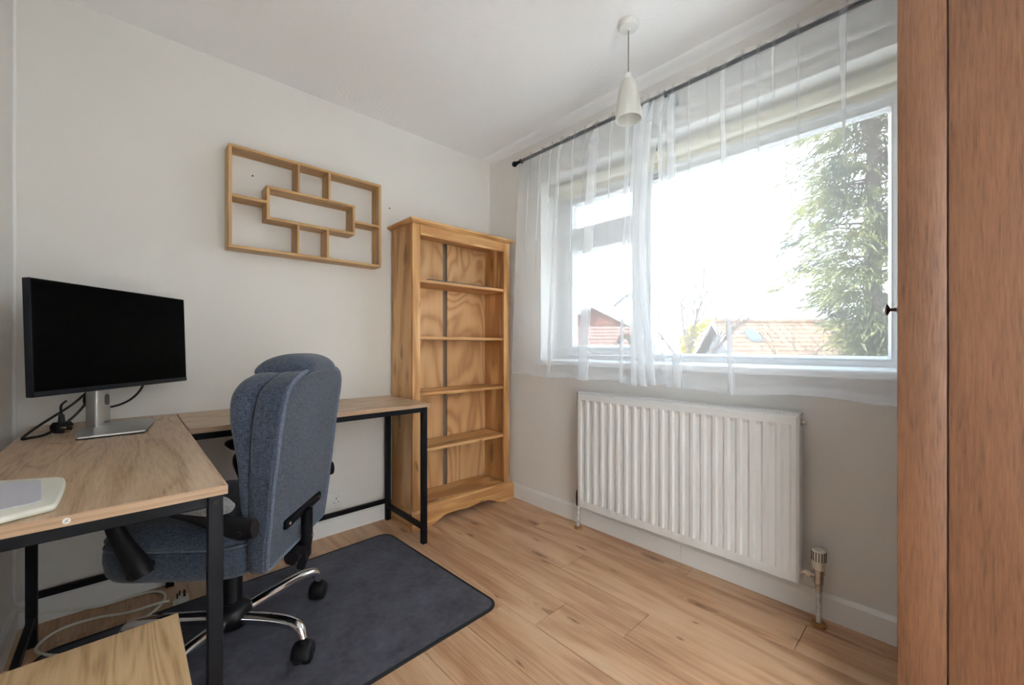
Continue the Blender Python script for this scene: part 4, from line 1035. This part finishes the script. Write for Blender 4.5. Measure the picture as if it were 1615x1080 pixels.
# ------------------------------------------------------------------ lamp added out of sight round the corner to fill the room with light
hl = thing('fill_lamp', 'unseen round ceiling lamp added to send fill light through the doorway', 'lamp', (RX+0.42, -3.75, RZ))
MB().lathe([(0.17, 0.0), (0.17, -0.02), (0.15, -0.025)], n=32).build('lamp_base', 'white_plastic', hl)
hg_ = NB('lit_fill_globe'); hg_.set(Base_Color=(0.8, 0.8, 0.8), Emission_Color=(1.0, 0.97, 0.92), Emission_Strength=6.0)
MB().lathe([(0.150, -0.026), (0.145, -0.05), (0.12, -0.08), (0.07, -0.10), (0.01, -0.105)], n=32).build('fill_lamp_globe', hg_.m, hl)
hp = bpy.data.lights.new('fill_lamp_light', 'POINT'); hp.energy = 290.0; hp.shadow_soft_size = 0.10; hp.color = (0.85, 0.925, 1.0)
hpo = bpy.data.objects.new('fill_lamp_light', hp); C.objects.link(hpo); hpo.parent = hl; hpo.location = (0, 0, -0.25)

# ------------------------------------------------------------------ outside, seen through the window
GZ = -2.9
rr_, ff_ = (0.68187, 0.73147), (-0.73147, 0.68187)      # right and forward of the view as world directions
def wp(r, d, z): return (2.371+r*rr_[0]+d*ff_[0], -1.974+r*rr_[1]+d*ff_[1], z)
tag(MB().box(-45, 45, 0.6, 70, GZ-0.2, GZ).build('ground', 'bounce_ground', None, smooth=0), 'unseen ground outside the window, made pale to bounce light indoors', 'ground', None, 'structure')
# house with tan tiled roof and grey gable
def roof_slope(a0, a1, b0, b1, rows, th=0.05):
    # a0,a1 eave ends; b0,b1 ridge ends; stepped courses
    a0, a1, b0, b1 = map(Vector, (a0, a1, b0, b1)); m = MB()
    up = Vector((0, 0, 1))
    for i in range(rows):
        t0, t1 = i/rows, (i+1.15)/rows
        p = [a0.lerp(b0, t0)+up*th, a1.lerp(b1, t0)+up*th, a1.lerp(b1, min(1, t1)), a0.lerp(b0, min(1, t1))]
        q = [x-up*th*1.0 for x in p]
        m.add(p+q, [(0, 1, 2, 3), (4, 7, 6, 5), (0, 4, 5, 1), (1, 5, 6, 2), (2, 6, 7, 3), (3, 7, 4, 0)])
    return m
def local_house(name, label, org, ang):
    return thing(name, label, 'house', org, ang)
ang = atan2(rr_[1], rr_[0])
h1 = local_house('bungalow', 'bungalow with tan tiled roof, skylight and grey gable beyond the large pane', wp(8.02, 16.0, GZ), ang)
# local: x along ridge (view right), y away from view
zr, ze = 1.95-GZ, -0.6-GZ
f_ = roof_slope((-0.25, -3.2, ze-0.15), (11, -3.2, ze-0.15), (-0.25, 0, zr), (11, 0, zr), 17)
f_.build('roof_slope', 'roof_tan', h1, smooth=0)
roof_slope((-0.25, 3.2, ze-0.15), (11, 3.2, ze-0.15), (-0.25, 0, zr), (11, 0, zr), 17).build('roof_slope', 'roof_tan', h1, smooth=0)
MB().prism([(-3.0, 0), (-3.0, ze), (0, zr-0.12), (3.0, ze), (3.0, 0)], lambda a, b, h: (h, a, b), 0.0, 0.25).build('gable_wall', 'grey_gable', h1, smooth=0)
MB().prism([(-3.2, ze-0.20), (-3.2, ze-0.02), (0, zr+0.08), (0, zr-0.10)], lambda a, b, h: (h, a, b), -0.32, -0.26).prism([(3.2, ze-0.20), (3.2, ze-0.02), (0, zr+0.08), (0, zr-0.10)], lambda a, b, h: (h, a, b), -0.32, -0.26).build('barge_board', 'barge', h1, smooth=0)
MB().box(0.1, 10.8, -3.0, -2.8, 0, ze).build('front_wall', 'render_wall', h1, smooth=0)
MB().cyl((-0.25, 0, zr+0.03), (11, 0, zr+0.03), 0.09, n=8).build('ridge_tiles', 'roof_tan', h1)
sx, sy, sz = 0.85, -0.75, zr-0.75*(zr-ze+0.15)/3.2
dzs = (zr-ze+0.15)/3.2
MB().prism([(-0.22, -0.22*dzs+0.07), (0.22, 0.22*dzs+0.07), (0.22, 0.22*dzs+0.16), (-0.22, -0.22*dzs+0.16)], lambda a, b, h: (sx+h, sy+a, sz+b), -0.22, 0.22).build('skylight', 'skylight', h1, smooth=0)
# brick gabled house with lower tiled roof
h2 = local_house('brick_house', 'red brick gabled house with brown tiled roof beyond the casement', wp(1.2, 15.0, GZ), ang)
z1 = 1.85-GZ
roof_slope((-1.5, -0.6, z1-2.0), (4.3, -0.6, z1-2.0), (-1.5, 2.6, z1), (4.3, 2.6, z1), 14).build('front_roof', 'roof_red', h2, smooth=0)
MB().box(-1.4, 4.2, -0.3, 0.0, 0, z1-1.9).build('front_wall', 'brick', h2, smooth=0)
MB().prism([(0.7, 0), (0.7, z1+0.0), (2.55, z1+0.95), (4.4, z1+0.0), (4.4, 0)], lambda a, b, h: (a, h, b), 4.5, 4.75).build('gable_wall', 'brick', h2, smooth=0)
MB().prism([(0.5, z1-0.05), (2.55, z1+0.97), (2.55, z1+1.10), (0.5, z1+0.10)], lambda a, b, h: (a, h, b), 4.35, 4.5).prism([(4.6, z1-0.05), (2.55, z1+0.97), (2.55, z1+1.10), (4.6, z1+0.10)], lambda a, b, h: (a, h, b), 4.35, 4.5).build('barge_board', 'barge', h2, smooth=0)
roof_slope((4.7, 4.5, z1-0.05), (4.7, 12, z1-0.05), (2.55, 4.5, z1+1.05), (2.55, 12, z1+1.05), 8).build('rear_roof', 'roof_red', h2, smooth=0)
roof_slope((0.4, 4.5, z1-0.05), (0.4, 12, z1-0.05), (2.55, 4.5, z1+1.05), (2.55, 12, z1+1.05), 8).build('rear_roof', 'roof_red', h2, smooth=0)
# third roof, far
h3 = local_house('far_house', 'distant house roof between the brick house and the bungalow', wp(6.4, 27.0, GZ), ang)
roof_slope((-3, -3, 2.2), (3, -3, 2.2), (-2.2, 0, 4.5), (1.2, 0, 4.5), 10).build('roof_slope', 'roof_red', h3, smooth=0)
MB().box(-2.8, 2.8, -2.8, 0, 0, 2.3).build('front_wall', 'render_wall', h3, smooth=0)

def leaf_cloud(n, fn, size, seed, droop=0.3):
    rnd = random.Random(seed); m = MB(); vs, fs = [], []
    for i in range(n):
        p, d = fn(rnd)
        p, d = Vector(p), Vector(d).normalized()
        L = size*rnd.uniform(0.6, 1.3); w = L*rnd.uniform(0.16, 0.30)
        s = d.cross(Vector((rnd.uniform(-1, 1), rnd.uniform(-1, 1), rnd.uniform(-1, 1)))).normalized()*w
        q = p + d*L*0.55; e = p + d*L + Vector((0, 0, -droop*L))
        o = len(vs)
        vs += [p[:], (q+s)[:], e[:], (q-s)[:]]
        fs += [[o, o+1, o+2, o+3]]
    m.v, m.f = vs, fs
    return m
def bare_tree(base, h_, seed, spread=0.5, lev=5, label='', name='bare_tree', lean=(0, 0)):
    rnd = random.Random(seed); m = MB()
    def grow(p, d, L, r, k):
        e = p + d*L; mid = p + d*L*0.5 + Vector((rnd.uniform(-1, 1), rnd.uniform(-1, 1), 0))*L*0.06
        m.tube([p, mid, e], [r, r*0.85, r*0.7], 5 if k < 2 else 4, False)
        if k >= lev: return
        for j in range(3 if k < 3 else 2):
            nd = (d + Vector((rnd.uniform(-1, 1), rnd.uniform(-1, 1), rnd.uniform(-0.3, 0.6)))*spread).normalized()
            grow(p.lerp(e, rnd.uniform(0.55, 1.0)), nd, L*rnd.uniform(0.55, 0.8), r*0.58, k+1)
    t = thing(name, label, 'tree', base)
    grow(Vector((0, 0, 0)), Vector((lean[0], lean[1], 1)).normalized(), h_*0.40, h_*0.012, 0)
    m.build('branches', 'bark', t, smooth=180)
    return t
bare_tree(wp(4.55, 10.5, GZ), 6.6, 5, 0.5, 6, 'leafless grey tree standing left of the bungalow gable')
bare_tree(wp(5.9, 9.5, GZ), 5.4, 9, 0.75, 6, 'leafless spreading tree in front of the bungalow roof', lean=(0.25, 0.2))
# hedge and yellow shrub
def ell(c, a, b, h_):
    def fn(rnd):
        u = rnd.uniform(0, 2*pi); v = rnd.uniform(0.0, 1)**0.5; w = rnd.uniform(-1, 1); q = sqrt(1-w*w)
        s = rnd.uniform(0.75, 1.0)
        return (c[0]+a*s*q*cos(u), c[1]+b*s*q*sin(u), c[2]+h_*s*w), (cos(u)*q, sin(u)*q, w+rnd.uniform(-0.6, 0.6))
    return fn
hg = thing('garden_shrub', 'greenish yellow shrub below the window between the roofs', 'shrub', wp(4.4, 12.5, GZ))
leaf_cloud(3500, ell((0, 0, 1.7), 1.3, 1.0, 1.75), 0.22, 21).build('foliage', 'hedge', hg, smooth=0)
MB().tube([(0, 0, 0), (0.05, 0, 0.8), (0, 0.05, 1.8)], [0.07, 0.06, 0.03], 6).build('stem', 'bark', hg)
ys = thing('yellow_tree', 'bright yellow-green treetop rising behind the grey gable', 'tree', wp(10.4, 21.5, GZ))
leaf_cloud(2600, ell((0, 0, 3.9), 1.5, 1.2, 1.35), 0.25, 33).build('foliage', 'yellow_leaf', ys, smooth=0)
MB().tube([(0, 0, 0), (0.05, 0, 2.0), (0, 0.05, 4.2)], [0.16, 0.12, 0.05], 7).build('trunk', 'bark', ys)
# tall conifer beside the large pane
cf = thing('tall_conifer', 'tall feathery conifer filling the right of the large pane', 'tree', wp(5.55, 6.4, GZ))
MB().tube([(0, 0, 0), (0.04, 0.02, 3), (0.0, 0.05, 6), (0.03, 0, 9.2)], [0.20, 0.15, 0.09, 0.02], 9).build('trunk', 'bark', cf)
rnd = random.Random(4)
brm = MB(); lv, lf = [], []
for b in range(330):
    z = 2.6 + 6.6*(b/330)**0.9
    az = rnd.uniform(0, 2*pi)
    Lb = interp([(2.6, 0.35), (4.0, 0.50), (4.3, 0.75), (4.8, 1.25), (6.9, 1.38), (8.0, 0.9), (9.3, 0.15)], z)*rnd.uniform(0.6, 1.06)*(0.88+0.2*sin(z*3.1+az))
    d = Vector((cos(az), sin(az), rnd.uniform(0.15, 0.55)))
    pts = [Vector((0, 0, z)) + d*Lb*t + Vector((0, 0, -0.55*Lb*t*t)) for t in (0, 0.35, 0.7, 1.0)]
    brm.tube(pts, [0.018, 0.013, 0.008, 0.003], 4, False)
    for k in range(95):
        t = rnd.uniform(0.18, 1.0)**0.8
        p = Vector((0, 0, z)) + d*Lb*t + Vector((0, 0, -0.55*Lb*t*t)) + Vector((rnd.gauss(0, 0.07), rnd.gauss(0, 0.07), rnd.gauss(0, 0.05)))
        ld = Vector((d.x*0.9+rnd.uniform(-0.7, 0.7), d.y*0.9+rnd.uniform(-0.7, 0.7), rnd.uniform(-0.75, 0.35))).normalized()
        L = rnd.uniform(0.08, 0.22); w = L*rnd.uniform(0.045, 0.10)
        s = ld.cross(Vector((rnd.uniform(-1, 1), rnd.uniform(-1, 1), rnd.uniform(-1, 1)))).normalized()*w
        q = p+ld*L*0.5; e = p+ld*L+Vector((0, 0, -0.25*L)); o = len(lv)
        lv += [p[:], (q+s)[:], e[:], (q-s)[:]]; lf.append([o, o+1, o+2, o+3])
brm.build('branches', 'bark', cf, smooth=180)
fm = MB(); fm.v, fm.f = lv, lf
fm.build('foliage', 'conifer', cf, smooth=0)
